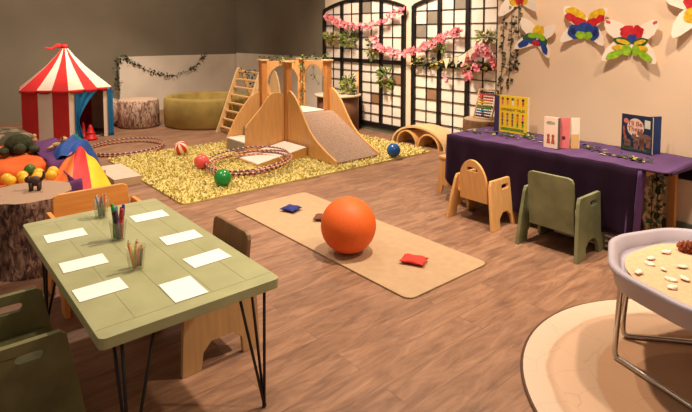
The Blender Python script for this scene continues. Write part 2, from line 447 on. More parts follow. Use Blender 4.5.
# hula hoops
def hoop(label, c, r, tilt, rz, mats, group, flat=1.0):
    n = 144; pts = []
    R = Matrix.Rotation(rz, 3, 'Z') @ Matrix.Rotation(tilt, 3, 'X')
    for k in range(n):
        a = 2 * pi * k / n; pts.append(R @ Vector((r * cos(a), r * sin(a) * flat, 0)))
    mb = MB().tube(pts, .0088, 8, True, mfun=lambda i, k: ((i * 2 + k) // 2) % 3)
    o = mb.build('hula_hoop', mats); place(o, c); tag(o, label, 'hula hoop', group)
mh_w = M('hoop_white', (212, 188, 164), .4, .05); mh_r = M('hoop_red', (150, 52, 60), .35, .1); mh_b = M('hoop_navy', (62, 52, 98), .35, .1); mh_o = M('hoop_orange', (222, 140, 62), .35, .1); mh_k = M('hoop_dark', (60, 44, 44), .35, .1)
hoop('red and white striped hoop topmost of the pile on the rug', (-4.62, 2.62, .118), .405, .085, .15, [mh_w, mh_r, mh_b], 'hoops piled on the rug')
hoop('orange banded hoop second in the pile on the rug', (-4.58, 2.65, .100), .385, .075, -.2, [mh_o, mh_w, mh_r], 'hoops piled on the rug')
hoop('navy banded hoop third in the pile on the rug', (-4.60, 2.61, .085), .395, .06, .05, [mh_b, mh_w, mh_r], 'hoops piled on the rug')
hoop('orange and red hoop lowest of the pile on the rug', (-4.60, 2.58, .065), .37, .045, .3, [mh_o, mh_r, mh_w], 'hoops piled on the rug')
hoop('dark and white hoop on the wood floor left of the rug', (-6.42, 2.02, .034), .42, 0.03, 0, [mh_k, mh_w, mh_r], 'hoops on the wood floor')
hoop('orange tinted hoop under the dark one on the wood floor', (-6.37, 2.0, .011), .405, 0, 0, [mh_k, mh_o, mh_r], 'hoops on the wood floor')

# ------------------------------------------------------------------ plants
def vine_mesh(mb, pts, n, L, spread, mis=(0, 0, 1), stem=True, smi=0):
    P = smoothpts(pts, 8)
    if stem: mb.tube(P, .003, 4, mi=smi)
    for i in range(n):
        t = random.random() * (len(P) - 1); k = int(t); p = P[k].lerp(P[min(k + 1, len(P) - 1)], t - k)
        d = Vector((rnd(-1, 1), rnd(-1, 1), rnd(-1, .6))); q = p + Vector((rnd(-1, 1), rnd(-1, 1), rnd(-1, 1))) * spread
        l = L * rnd(.7, 1.3); mb.leaf(q, d, (rnd(-1, 1), rnd(-1, 1), rnd(.2, 1)), l, l * .75, random.choice(mis))
    return mb
# ivy on the tower
mb = MB()
vine_mesh(mb, [(-5.55, 3.35, 1.06), (-5.53, 3.6, 1.07), (-5.5, 3.9, 1.06)], 26, .04, .03)
vine_mesh(mb, [(-5.47, 3.90, 1.06), (-5.46, 3.885, .85), (-5.455, 3.88, .45)], 60, .035, .025)
vine_mesh(mb, [(-5.5, 3.93, 1.05), (-5.2, 3.96, 1.07), (-4.98, 3.93, 1.07)], 34, .04, .03)
vine_mesh(mb, [(-5.3, 3.97, 1.05), (-5.36, 3.98, .86), (-5.25, 3.98, .72)], 16, .035, .03)
o = mb.build('ivy_garland', [m_leaf, m_leaf2], fixn=False); tag(o, 'green ivy garland wound over the top of the play tower', 'garland')
mb = MB(); vine_mesh(mb, [(-6.66, 3.66, .85), (-6.4, 3.64, .82), (-6.1, 3.66, .86)], 30, .035, .04); vine_mesh(mb, [(-6.5, 3.68, .8), (-6.3, 3.7, .62)], 26, .035, .05)
o = mb.build('ivy_sprig', [m_leafd, m_leaf], fixn=False); tag(o, 'dark ivy sprig hung over the ladder top', 'garland')
# swag on the white board and hanging end at its left edge
mb = MB(); vine_mesh(mb, [(-9.28, 2.95, .95), (-9.28, 3.15, .80), (-9.28, 3.45, .66), (-9.28, 3.75, .60), (-9.28, 4.1, .70), (-9.28, 4.38, .96)], 170, .042, .04)
mb.v = [(max(a, -9.297), b2, c) for a, b2, c in mb.v]
o = mb.build('ivy_swag', [m_leafd, m_leaf], fixn=False); tag(o, 'long ivy swag draped across the white wall board', 'garland')
mb = MB(); vine_mesh(mb, [(-9.29, 2.93, .95), (-9.28, 2.83, .9), (-9.29, 2.80, .42)], 70, .05, .045)
mb.v = [(max(a, -9.345), b2, c) for a, b2, c in mb.v]
o = mb.build('ivy_trail', [m_leafd, m_leaf], fixn=False); tag(o, 'ivy trail hanging at the left edge of the white board', 'garland')
# three strands at the end of the butterfly wall
for x, z0, n, lab in ((-2.61, .80, 70, 'leftmost ivy strand hanging at the end of the butterfly wall'), (-2.535, .88, 60, 'middle ivy strand hanging at the end of the butterfly wall'), (-2.47, 1.05, 50, 'short ivy strand hanging beside the first butterfly')):
    mb = MB(); vine_mesh(mb, [(x, 3.935, 1.95), (x + .015, 3.93, 1.4), (x - .01, 3.93, z0)], n, .038, .014)
    mb.v = [(a, min(b2, 3.944), c) for a, b2, c in mb.v]
    o = mb.build('ivy_strand', [m_leafd, m_leaf], fixn=False); tag(o, lab, 'garland', 'ivy strands on the butterfly wall')

def bush(label, c, r, n, L, mats, pot=True, group=None, droop=0.0, name='hanging_plant'):
    t = thing(name, label, 'plant', c, 0, group); mb = MB()
    for i in range(n):
        a = rnd(0, 2 * pi); e = rnd(-.2 - droop, 1.0); rr = (rnd(0, 1) ** .5)
        d = Vector((cos(a) * cos(e), sin(a) * cos(e) * .6, sin(e)))
        p = Vector((d.x * r[0], d.y * r[1], d.z * r[2])) * rr
        if p.y > .03: p.y = .03
        l = L * rnd(.7, 1.3); mb.leaf(p, d + Vector((rnd(-.4, .4), rnd(-.4, .2), rnd(-.5, .3))), (rnd(-1, 1), -1, rnd(0, 1)), l, l * .5, random.randrange(len(mats)))
    mb.build('foliage', mats, t, fixn=False)
    if pot: MB().lathe([(.03, -.07), (.042, -.01), (.045, 0), (.038, -.004)], 14).build('pot', M('plant_pot', (150, 130, 96), .7), t)
    return t
def wallp(x, z, y=5.0): return (x, y, z)
bush('reddish green plant hanging at the far left of the first window', wallp(-6.28, 1.27), (.20, .06, .10), 90, .07, [m_leaf2, m_leaf3, M('russet_leaf', (150, 96, 60), .6, .2)], True, 'plants on the window grids', .5)
bush('round green plant hanging in the second bay of the first window', wallp(-5.88, 1.27), (.17, .06, .12), 100, .07, [m_leaf2, m_leaf, m_leaf2], True, 'plants on the window grids', .6)
bush('trailing green plant on the first window beside the second garland', wallp(-5.40, 1.16), (.10, .06, .17), 70, .06, [m_leaf, m_leaf2, m_leaf3], True, 'plants on the window grids', 1.0)
bush('bright green plant low on the right side of the first window', wallp(-5.13, .76), (.13, .07, .17), 120, .06, [m_leaf2, m_leaf2, m_leaf], True, 'plants on the window grids', .8)
bush('small green plant tucked below the garland on the second window', wallp(-4.25, 1.19), (.16, .06, .10), 70, .06, [m_leaf, m_leaf2], True, 'plants on the window grids', .6)
bush('pale yellow green plant high on the right of the second window', wallp(-3.52, 1.30), (.16, .06, .09), 60, .06, [m_leaf3, m_leaf2, m_pane], True, 'plants on the window grids', .3)
# greenery on the middle rail of the second window
mb = MB(); vine_mesh(mb, [(-4.6, 5.0, 1.0), (-4.2, 5.0, .99), (-3.75, 5.0, .99), (-3.45, 5.0, 1.0)], 230, .055, .05, (0, 0, 1, 2, 3))
o = mb.build('leafy_garland', [m_leafd, m_leaf, m_leaf3, M('yellow_bloom', (226, 190, 90), .7)], fixn=False); tag(o, 'leafy garland with yellow blooms on the middle bar of the second window', 'garland')

def blossoms(mb, pts, n, spread, s=.03):
    P = smoothpts(pts, 8); mb.tube(P, .004, 4, mi=2)
    for i in range(n):
        t = random.random() * (len(P) - 1); k = int(t); p = P[k].lerp(P[min(k + 1, len(P) - 1)], t - k)
        c = p + Vector((rnd(-1, 1), rnd(-1, .4), rnd(-1, 1))) * spread
        ax = Vector((rnd(-.8, .8), -1, rnd(-.6, .8))).normalized(); u = ax.cross(Vector((0, 0, 1))).normalized(); w = ax.cross(u)
        mi = 0 if random.random() < .65 else 1
        for q in range(5):
            a = 2 * pi * q / 5; d = u * cos(a) + w * sin(a) + ax * .35; mb.leaf(c, d, ax, s, s * .95, mi)
    return mb
mb = MB(); blossoms(mb, [(-6.40, 5.0, 1.63), (-6.2, 4.99, 1.55), (-6.0, 4.98, 1.495), (-5.56, 4.97, 1.445), (-5.15, 4.98, 1.525), (-4.78, 5.0, 1.66)], 230, .04)
o = mb.build('blossom_garland', [m_pink, m_pink2, m_leaf], fixn=False); tag(o, 'pink blossom garland swagged across the top of the first window', 'garland', 'pink blossom garlands')
mb = MB(); blossoms(mb, [(-5.34, 5.0, 1.29), (-5.24, 4.98, 1.19), (-5.1, 4.97, 1.14), (-4.8, 4.97, 1.095), (-4.53, 4.98, 1.14), (-4.32, 4.98, 1.22), (-4.08, 4.98, 1.32), (-3.87, 4.99, 1.375)], 230, .043)
o = mb.build('blossom_garland', [m_pink, m_pink2, m_leaf], fixn=False); tag(o, 'pink blossom garland joining the first window to the second', 'garland', 'pink blossom garlands')
mb = MB(); blossoms(mb, [(-3.80, 5.0, .92), (-3.75, 4.97, 1.05), (-3.65, 4.96, 1.12), (-3.56, 4.96, 1.20), (-3.45, 4.97, 1.12), (-3.38, 4.99, 1.0)], 105, .042); blossoms(mb, [(-3.77, 5.0, .86), (-3.68, 4.96, .89), (-3.6, 4.96, .99)], 45, .035)
o = mb.build('blossom_garland', [m_pink, m_pink2, m_leaf], fixn=False); tag(o, 'tangled bunch of pink blossom at the right end of the second window', 'garland', 'pink blossom garlands')
mb = MB(); blossoms(mb, [(-4.08, 5.0, .82), (-4.07, 4.99, .80)], 8, .02)
o = mb.build('blossom_sprig', [m_pink, m_pink2, m_leaf], fixn=False); tag(o, 'single pink blossom sprig below the middle bar of the second window', 'flower')
bt = thing('pennant_bunting', 'short string of cream pennants on the second window', 'bunting')
Pb = smoothpts([(-4.08, 4.92, 1.06), (-3.90, 4.91, 1.08), (-3.75, 4.88, 1.12), (-3.62, 4.87, 1.20)], 6)
MB().tube(Pb, .003, 5).build('cord', m_leafd, bt)
for k, t in enumerate((1, 6, 11, 15)):
    p = Pb[t]; q = Pb[min(t + 3, len(Pb) - 1)]
    d = (q - p).normalized() * .095
    MB().add([p, p + d, p + d * .5 + Vector((0, -.004, -.135))], [(0, 1, 2)]).build('pennant', [M('cream_pennant', (240, 224, 190), .8), M('grey_pennant', (214, 205, 170), .8)][k % 2], bt, fixn=False)

# ------------------------------------------------------------------ circus tent
tent = thing('circus_tent', 'red and white striped circus play tent with blue curtains', 'tent', (-7.80, 1.70, 0))
m_tred = M('tent_red', (210, 42, 40), .75, .08, 6); m_twh = M('tent_white', (240, 218, 198), .8, .06, 6); m_tin = M('tent_blue', (20, 118, 172), .7, .15, 14)
R_ = .585; ZE = .645; ZA = 1.19; NS = 18
a0 = radians(-10)     # one corner of the hexagon faces the viewer
def hexr(a):
    t = (a - a0) % (pi / 3) - pi / 6
    return R_ * cos(pi / 6) / cos(t)
def colr(k): return 1 if k % 2 == 0 else 0
roof = MB(); sub = 4
pr_ = [(1.035, ZE), (.72, ZE + .145), (.45, ZE + .275), (.2, ZE + .42), (.05, ZA - .015)]
for k in range(NS):
    for q in range(sub):
        aa = a0 + 2 * pi * (k + q / sub) / NS; ab = a0 + 2 * pi * (k + (q + 1) / sub) / NS; ra, rb_ = hexr(aa), hexr(ab)
        for (r1, z1), (r2, z2) in zip(pr_[:-1], pr_[1:]):
            roof.add([(r1 * ra * cos(aa), r1 * ra * sin(aa), z1), (r1 * rb_ * cos(ab), r1 * rb_ * sin(ab), z1), (r2 * rb_ * cos(ab), r2 * rb_ * sin(ab), z2), (r2 * ra * cos(aa), r2 * ra * sin(aa), z2)], [(0, 1, 2, 3)], colr(k), False)
roof.build('roof', [m_tred, m_twh], tent, solid=.004)
wall = MB()
for k in range(NS):
    for q in range(sub):
        if 0.4 < k + q / sub < 2.3: continue      # the doorway
        aa = a0 + 2 * pi * (k + q / sub) / NS; ab = a0 + 2 * pi * (k + (q + 1) / sub) / NS; ra, rb_ = hexr(aa), hexr(ab)
        wall.add([(ra * cos(aa), ra * sin(aa), 0.0), (rb_ * cos(ab), rb_ * sin(ab), 0.0), (rb_ * cos(ab), rb_ * sin(ab), ZE), (ra * cos(aa), ra * sin(aa), ZE)], [(0, 1, 2, 3)], colr(k), False)
wall.build('wall_panel', [m_tred, m_twh], tent, solid=.004)
val = MB()
for k in range(NS):
    n = 10
    for s2 in range(1):
        pts = []
        for q in range(n + 1):
            t = q / n; a = a0 + 2 * pi * (k + t) / NS; r = hexr(a) * 1.04
            pts.append((r * cos(a), r * sin(a), ZE + .006, ZE - .012 - .030 * math.sqrt(max(0, 1 - (2 * t - 1) ** 2))))
        for q in range(n):
            A, B = pts[q], pts[q + 1]
            val.add([(A[0], A[1], A[3]), (B[0], B[1], B[3]), (B[0], B[1], B[2]), (A[0], A[1], A[2])], [(0, 1, 2, 3)], 0, True)
val.build('valance', m_tred, tent, solid=.003)
def curtain(k0, k1, ztie, wid, roff):
    mb = MB(); ka = a0 + 2 * pi * k0 / NS; kb = a0 + 2 * pi * k1 / NS
    def fn(u, v):
        z = ZE * (1 - v)
        if z > ztie: w = wid + (1 - wid) * ((z - ztie) / (ZE - ztie)) ** 1.5
        else: w = wid + .18 * (1 - z / ztie)
        a = ka + (kb - ka) * u * w; r = hexr(a) + roff + .016 * sin(u * 16) * (.4 + .6 * v)
        return (r * cos(a), r * sin(a), z)
    mb.sheet(28, 16, fn); mb.build('curtain', m_tin, tent, solid=.004)
curtain(.35, 2.2, .24, .12, .012); curtain(2.72, 3.5, .22, .55, .022)
fl = MB().cyl((0, 0, ZA - .03), (0, 0, ZA + .02), .045, .03, 12)
fl.build('top_cap', m_tred, tent)
MB().sheet(8, 3, lambda u, v: (-.02 + .01 * u, -.04 - .20 * u, ZA - .005 - .03 * u + (v - .5) * .06 * (1 - .8 * u) + .015 * sin(u * 8)), 0).build('flag', m_tred, tent, solid=.003)
tent_floor = MB().lathe([(0.001, .004), (R_ * .84, .004), (R_ * .84, .009), (0.001, .009)], 32, cap=False).build('ground_sheet', M('tent_groundsheet', (150, 122, 100), .8), tent)
# red stacking cones in the doorway
m_cone = M('red_plastic', (206, 30, 34), .35, .05)
sc = thing('stacking_cone', 'red plastic stacking cones in the tent doorway', 'toy', (-7.24, 1.84, 0))
MB().lathe([(.085, 0), (.085, .03), (.06, .035), (.055, .075), (.05, .08)], 20).build('base_ring', m_cone, sc)
MB().lathe([(.055, .08), (.055, .10), (.04, .105), (.032, .15), (.015, .19), (.006, .195)], 20).build('cone', m_cone, sc)
o = MB().lathe([(.05, 0), (.05, .02), (.035, .025), (.02, .16), (.008, .20), (.004, .203)], 18).build('toy_cone', m_cone)
place(o, (-7.42, 1.80, .011)); tag(o, 'narrow red cone just inside the tent doorway', 'toy')

# ------------------------------------------------------------------ poufs behind
def bark_print():
    m = bpy.data.materials.new('bark_print'); m.use_nodes = True; nt = m.node_tree; L = nt.links; b = nt.nodes['Principled BSDF']
    tc = nt.nodes.new('ShaderNodeTexCoord'); mp = nt.nodes.new('ShaderNodeMapping'); mp.inputs['Scale'].default_value = (26, 26, 9)
    n = nt.nodes.new('ShaderNodeTexNoise'); n.inputs['Scale'].default_value = 1.4; n.inputs['Detail'].default_value = 6; n.inputs['Distortion'].default_value = 1.2
    r = nt.nodes.new('ShaderNodeValToRGB'); e = r.color_ramp.elements; e[0].position = .42; e[0].color = lin((112, 84, 68)); e[1].position = .56; e[1].color = lin((198, 172, 150))
    L.new(tc.outputs['Object'], mp.inputs['Vector']); L.new(mp.outputs['Vector'], n.inputs['Vector']); L.new(n.outputs['Fac'], r.inputs['Fac']); L.new(r.outputs['Color'], b.inputs['Base Color'])
    b.inputs['Roughness'].default_value = .9; return m
def rings(name, c1, c2, sc=9, axis='Z', dist=2.0, c3=None):
    m = bpy.data.materials.new(name); m.use_nodes = True; nt = m.node_tree; L = nt.links; b = nt.nodes['Principled BSDF']
    tc = nt.nodes.new('ShaderNodeTexCoord'); w = nt.nodes.new('ShaderNodeTexWave'); w.wave_type = 'RINGS'; w.rings_direction = axis
    w.inputs['Scale'].default_value = sc; w.inputs['Distortion'].default_value = dist; w.inputs['Detail'].default_value = 3; w.inputs['Detail Scale'].default_value = 1.2
    r = nt.nodes.new('ShaderNodeValToRGB'); r.color_ramp.elements[0].color = lin(c1); r.color_ramp.elements[1].color = lin(c2)
    L.new(tc.outputs['Object'], w.inputs['Vector']); L.new(w.outputs['Fac'], r.inputs['Fac']); L.new(r.outputs['Color'], b.inputs['Base Color'])
    b.inputs['Roughness'].default_value = .75; return m
m_barkp = bark_print(); m_ringp = rings('log_end_print', (168, 140, 116), (206, 180, 154), 7)
def log_pouf(label, loc, r, h, lying=False):
    t = thing('log_pouf', label, 'pouf', loc, 0, 'log print poufs')
    MB().lathe([(r * .9, 0), (r, .03), (r * 1.01, h * .5), (r, h - .03), (r * .93, h)], 32).build('side', m_barkp, t)
    MB().lathe([(r * .93, h), (r * .6, h + .012), (.001, h + .015)], 32, cap=False).build('top', m_ringp, t)
    return t
log_pouf('upright pouf printed like a bark covered log beside the white board', (-7.86, 2.66, 0), .285, .40)
p2 = log_pouf('log print pouf lying on its side half behind the tent', (-8.33, 2.42, .2), .195, .25)
p2.rotation_euler = (pi / 2 - .0, 0, radians(60))
m_velvet = M('olive_velvet', (162, 140, 74), .9, .2, 5, .03)
vp = thing('velvet_ball_pit', 'round olive gold velvet pit against the white board', 'ball pit', (-7.46, 3.55, 0))
MB().lathe([(.60, 0), (.625, .03), (.63, .25), (.625, .39), (.60, .425), (.55, .43), (.51, .40), (.50, .28), (.48, .26)], 48).build('padded_wall', m_velvet, vp)
MB().lathe([(.001, .30), (.4, .295), (.495, .27)], 40, cap=False).build('cushion', M('velvet_inner', (182, 160, 96), .9, .12, 5), vp)

# round table, pole, turf
dt = thing('round_side_table', 'round pale topped low table under a pot plant by the window', 'table', (-5.76, 4.70, 0))
MB().lathe([(.29, 0), (.29, .48), (.28, .485)], 36).build('drum', M('brown_drum', (116, 78, 54), .7, .15, 9, stretch=(6, 6, 1)), dt)
MB().lathe([(.325, .485), (.33, .492), (.33, .505), (.325, .51), (.001, .51)], 40).build('table_top', M('pale_table_top', (216, 196, 168), .5, .05), dt)
bush('bushy bright green pot plant standing on the round table', (-5.60, 4.76, .60), (.12, .1, .20), 170, .06, [m_leaf2, m_leaf2, m_leaf, m_leaf3], True, None, .2, 'potted_plant')
o = MB().cyl((-5.60, 4.93, 0), (-5.60, 4.93, .82), .016, .016, 10).build('wooden_pole', m_pine); tag(o, 'thin pale pole standing between round table and window', 'pole')
o = MB().box((-5.60, 4.72, .02), (.17, .30, .04)).build('turf_tile', M('green_turf', (86, 116, 48), .95, .3, 90, .5), bevel=.006); tag(o, 'small green turf block on the floor by the round table', 'turf block')

# arched rocker with two half tunnels
rk = thing('wooden_rocker', 'curved plywood bridge arch by the second window', 'climbing arch', (-4.28, 4.72, 0))
def arc_prism(rx, rz, t, y0, w, cx=0.0, n=24):
    out = [(cx + rx * cos(pi * k / n), rz * sin(pi * k / n)) for k in range(n + 1)]
    inn = [(cx + (rx - t) * cos(pi * k / n), (rz - t) * sin(pi * k / n)) for k in range(n, -1, -1)]
    return MB().prism(out + inn, lambda u, v: (u, y0, v), (0, w, 0))
arc_prism(.43, .245, .025, 0, .27).build('arched_deck', m_plyedge, rk, bevel=.002)
arc_prism(.17, .175, .02, .0, .26, -.18).build('tunnel', m_plyx, rk, bevel=.002)
arc_prism(.17, .175, .02, .0, .26, .17).build('tunnel', m_plyx, rk, bevel=.002)

# log slices and abacus
m_logtop = rings('pale_log_top', (176, 146, 112), (214, 186, 150), 14)
ls = thing('log_stool', 'round log slice stool carrying the abacus', 'stool', (-3.18, 4.50, 0))
MB().lathe([(.21, 0), (.21, .475), (.20, .495)], 32).build('log_body', M('log_bark_brown', (128, 92, 62), .8, .25, 14, .2, (2, 2, .6)), ls)
MB().lathe([(.20, .495), (.001, .4955)], 32, cap=False).build('log_top', m_logtop, ls)
o = MB().lathe([(.12, 0), (.125, .02), (.125, .43), (.12, .45), (.001, .45)], 30).build('log_slice', [m_logtop]); place(o, (-2.95, 4.12, 0)); tag(o, 'shorter pale log slice in front of the abacus stool', 'stool')
ab = thing('abacus', 'leaning wooden abacus with ten rows of rainbow beads', 'abacus', (-3.17, 4.46, .497))
RB = Matrix.Rotation(-.30, 3, 'X')
def abp(x, z): return RB @ Vector((x, 0, z))
fr = MB()
for x in (-.105, .105): fr.tube([abp(x, 0), abp(x, .30)], .008, 6)
fr.tube([abp(-.105, .30), abp(.105, .30)], .008, 6); fr.tube([abp(-.105, .008), abp(.105, .008)], .008, 6)
fr.tube([abp(-.105, .29), Vector((-.105, .17, 0))], .007, 6); fr.tube([abp(.105, .29), Vector((.105, .17, 0))], .007, 6)
fr.build('frame', m_plyedge, ab)
bc = [(60, 40, 60), (232, 110, 110), (226, 70, 60), (236, 130, 60), (240, 190, 60), (176, 190, 70), (70, 150, 80), (60, 140, 170), (50, 80, 150), (60, 50, 80)]
for r in range(10):
    mb = MB(); z = .275 - r * .0275
    mb.tube([abp(-.1, z), abp(.1, z)], .002, 5)
    for k in range(8): mb.sphere(abp(-.082 + k * .0215, z), (.0098, .011, .011), 8, 6)
    mb.build('bead_row', M('bead_%d' % r, bc[r], .35, .05), ab)

# ------------------------------------------------------------------ butterflies on the right wall
PC = {'w': (250, 236, 216), 'y': (240, 190, 30), 'r': (208, 36, 46), 'b': (36, 70, 150), 'g': (150, 196, 36), 'dg': (40, 90, 50), 'o': (232, 110, 30), 'db': (24, 38, 96), 'p': (226, 90, 100)}
def ell(cx, cy, rx, ry, rot=0, n=18, wob=.06):
    ph = random.random() * 6
    return [(cx + (rx * cos(a) * cos(rot) - ry * sin(a) * sin(rot)) * (1 + wob * sin(5 * a + ph)), cy + (rx * cos(a) * sin(rot) + ry * sin(a) * cos(rot)) * (1 + wob * sin(5 * a + ph))) for a in [2 * pi * k / n for k in range(n)]]
UP = [(0.0, .055), (.03, .085), (.08, .12), (.14, .145), (.175, .14), (.178, .10), (.155, .045), (.10, .0), (.05, -.02), (0, -.03)]
LO = [(0.0, .02), (.07, .01), (.12, -.02), (.16, -.07), (.182, -.13), (.178, -.155), (.14, -.150), (.09, -.125), (.04, -.095), (0, -.075)]
def butterfly(label, x, z, s, rot, paint, fold=.30):
    t = thing('paper_butterfly', label, 'butterfly', (x, 3.944, z), 0, 'painted paper butterflies')
    c, s_ = cos(rot), sin(rot)
    def mp(sgn, off):
        def g(u, v):
            X = sgn * u * s; Z = v * s; y = -abs(u) * s * fold - .004 - off
            return (X * c - Z * s_, y, X * s_ + Z * c)
        return g
    for sgn in (-1, 1):
        for nm, W in (('upper_wing', UP), ('lower_wing', LO)):
            MB().prism(W, mp(sgn, 0), (0, -.001, 0)).build(nm, M('butterfly_card', PC['w'], .8, .03), t)
    lay = 0
    for (cx, cy, rx, ry, r, colr_) in paint:
        lay += 1
        for sgn in (-1, 1):
            pts = [p for p in ell(cx, cy, rx, ry, r)]
            pts = [(max(p[0], 0.0), p[1]) for p in pts]
            MB().prism(pts, mp(sgn, .0015 + .0006 * lay), (0, -.0003, 0)).build('paint_patch', M('paint_' + colr_, PC[colr_], .6, .25, 40), t)
butterfly('butterfly with a yellow head patch above blue and green lower wings', -2.285, 1.325, .88, -.22, [(.02, .05, .035, .055, 0, 'y'), (.065, -.02, .065, .04, -.5, 'dg'), (.04, .005, .05, .025, -.3, 'g'), (.105, -.085, .06, .03, -.8, 'b'), (.03, -.05, .035, .022, -.5, 'b'), (.015, -.06, .022, .025, 0, 'r')])
butterfly('butterfly with yellow and red upper wings over blue lower wings', -1.895, 1.415, .92, -.08, [(.085, .08, .085, .045, .5, 'y'), (.12, .055, .045, .03, .5, 'r'), (.05, .02, .065, .035, .3, 'r'), (.075, -.06, .055, .06, -.3, 'b'), (.02, -.03, .04, .05, 0, 'b'), (.09, -.055, .02, .03, -.3, 'db'), (.03, -.085, .04, .032, .2, 'g')])
butterfly('butterfly with a red head over blue, yellow and lime green lower wings', -1.565, 1.305, 1.0, -.03, [(.03, .055, .045, .05, .4, 'r'), (.06, .07, .02, .015, .4, 'r'), (.155, .125, .018, .010, .5, 'p'), (.012, .005, .02, .035, 0, 'b'), (.06, -.01, .055, .028, .2, 'dg'), (.055, -.012, .045, .015, .3, 'y'), (.07, -.055, .05, .02, 0, 'y'), (.10, -.105, .06, .026, -.5, 'g'), (.03, -.07, .03, .04, 0, 'g')])
butterfly('large butterfly with a red head and yellow belly at the top right', -1.145, 1.535, 1.1, .25, [(.02, .02, .07, .055, .3, 'r'), (.04, .08, .05, .04, 0, 'r'), (.045, -.05, .06, .05, 0, 'y'), (.02, -.09, .04, .035, 0, 'y')])
butterfly('butterfly with an orange and yellow middle at the top beside the ivy', -2.455, 1.665, 1.0, .1, [(.03, -.03, .06, .055, -.3, 'y'), (.02, .0, .05, .04, 0, 'o'), (.015, -.04, .022, .04, 0, 'r')])

# ------------------------------------------------------------------ purple table
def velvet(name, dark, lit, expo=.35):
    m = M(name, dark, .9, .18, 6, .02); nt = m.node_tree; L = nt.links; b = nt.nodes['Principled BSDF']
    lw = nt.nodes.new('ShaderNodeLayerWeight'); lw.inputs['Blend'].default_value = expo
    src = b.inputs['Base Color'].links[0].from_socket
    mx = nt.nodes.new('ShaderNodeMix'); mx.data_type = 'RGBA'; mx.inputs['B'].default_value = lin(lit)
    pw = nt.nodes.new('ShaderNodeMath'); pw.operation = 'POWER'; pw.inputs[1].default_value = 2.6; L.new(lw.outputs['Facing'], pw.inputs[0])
    L.new(pw.outputs[0], mx.inputs['Factor']); L.new(src, mx.inputs['A']); L.new(mx.outputs['Result'], b.inputs['Base Color'])  # velvet sheen painted into the base colour, paler at grazing angles
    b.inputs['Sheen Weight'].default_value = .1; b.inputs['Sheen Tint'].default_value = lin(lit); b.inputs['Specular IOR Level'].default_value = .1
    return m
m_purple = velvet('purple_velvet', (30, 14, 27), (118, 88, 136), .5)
m_purpled = m_purple
PX0, PX1, PY0, PY1, PZ = -2.69, -1.10, 3.32, 3.89, .55
pt = thing('low_table', 'low wooden table hidden under a purple cloth along the butterfly wall', 'table')
MB().box(((PX0 + PX1) / 2 - .05, (PY0 + PY1) / 2, .525), (PX1 - PX0 - .14, PY1 - PY0 - .06, .03)).build('table_top', m_honey, pt)
for x, y in ((PX0 + .06, PY0 + .08), (PX0 + .06, PY1 - .05), (-1.44, PY0 + .1), (-1.24, PY1 - .06)):
    MB().box((x, y, .255), (.045, .045, .51)).build('leg', m_honey, pt, bevel=.003)
cl = MB(); NX, NY = 60, 18
def ctop(u, v):
    x = PX0 + (PX1 - PX0) * u; y = PY0 + (PY1 - PY0) * v
    return (x, y, PZ + .003 * sin(u * 23 + v * 4) * sin(v * 7 + u * 5) + .002 * sin(u * 57))
cl.sheet(NX, NY, ctop)
XE = -1.255
def front(u, v):     # hanging front with soft folds
    x = PX0 + (XE - PX0) * u
    zb = .10 + .10 * max(0, 1 - u * 12) + .02 * sin(u * 9)
    z0 = ctop((x - PX0) / (PX1 - PX0), 0)[2]
    return (x - .02 * v * (1 if u > .97 else 0), PY0 - .004 - .016 * v * (1 + sin(u * 46 + 1.2 * sin(u * 9))) * .8, z0 + (zb - z0) * v)
cl.sheet(110, 10, front)
def left(u, v):
    y = PY0 + (PY1 - PY0) * u
    return (PX0 - .004 - .012 * v * (1 + sin(u * 25)), y, PZ + (.2 - PZ) * v)
cl.sheet(24, 6, left)
def back(u, v):
    x = PX0 + (PX1 - PX0) * u
    return (x, PY1 + .004, PZ + (.40 - PZ) * v)
cl.sheet(40, 4, back)
def endflap(u, v):
    y = PY0 + .03 + (PY1 - PY0 - .03) * u
    return (PX1 + .002, y, PZ - (.012 + .03 * u) * v)
cl.sheet(14, 3, endflap)
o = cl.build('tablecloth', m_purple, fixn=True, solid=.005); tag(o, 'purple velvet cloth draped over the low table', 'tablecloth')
# side fold of the cloth at right corner and woven panel
sf = MB().sheet(4, 12, lambda u, v: (XE + .002 + .025 * u - .03 * v, PY0 - .018 + .05 * u, .545 + (.06 - .545) * v)).build('hem_fold', M('purple_hem', (92, 60, 112), .8, .1), o, solid=.004)
m_net = M('beige_net', (186, 160, 122), .9, .3, 30, .3, contrast=.6, rgb2=(96, 78, 52))
np_ = thing('woven_net', 'beige woven net with dark ivy hanging at the right end of the purple table', 'netting')
MB().sheet(10, 14, lambda u, v: (-1.245 + .012 * sin(v * 20 + u * 9), 3.39 + .30 * u, .52 - .51 * v)).build('net', m_net, np_, solid=.006)
mb = MB(); vine_mesh(mb, [(-1.235, 3.53, .5), (-1.225, 3.54, .3), (-1.23, 3.54, .05)], 50, .045, .025, (0, 1)); vine_mesh(mb, [(-1.23, 3.46, .47), (-1.23, 3.46, .1)], 16, .04, .03, (0, 1))
mb.build('ivy', [m_leafd, m_leaf], np_, fixn=False)
# slatted white rack under table
ur = thing('white_slat_rack', 'low white slatted rack on the floor under the purple table', 'rack', (-1.62, 3.45, 0))
for k in range(3): MB().box((.05, .0, .02 + k * .034), (.44, .20, .014)).build('slat', m_whitetop, ur, bevel=.002)
for x in (-.12, .22): MB().box((x, 0.06, .05), (.03, .03, .1)).build('support', m_black, ur)
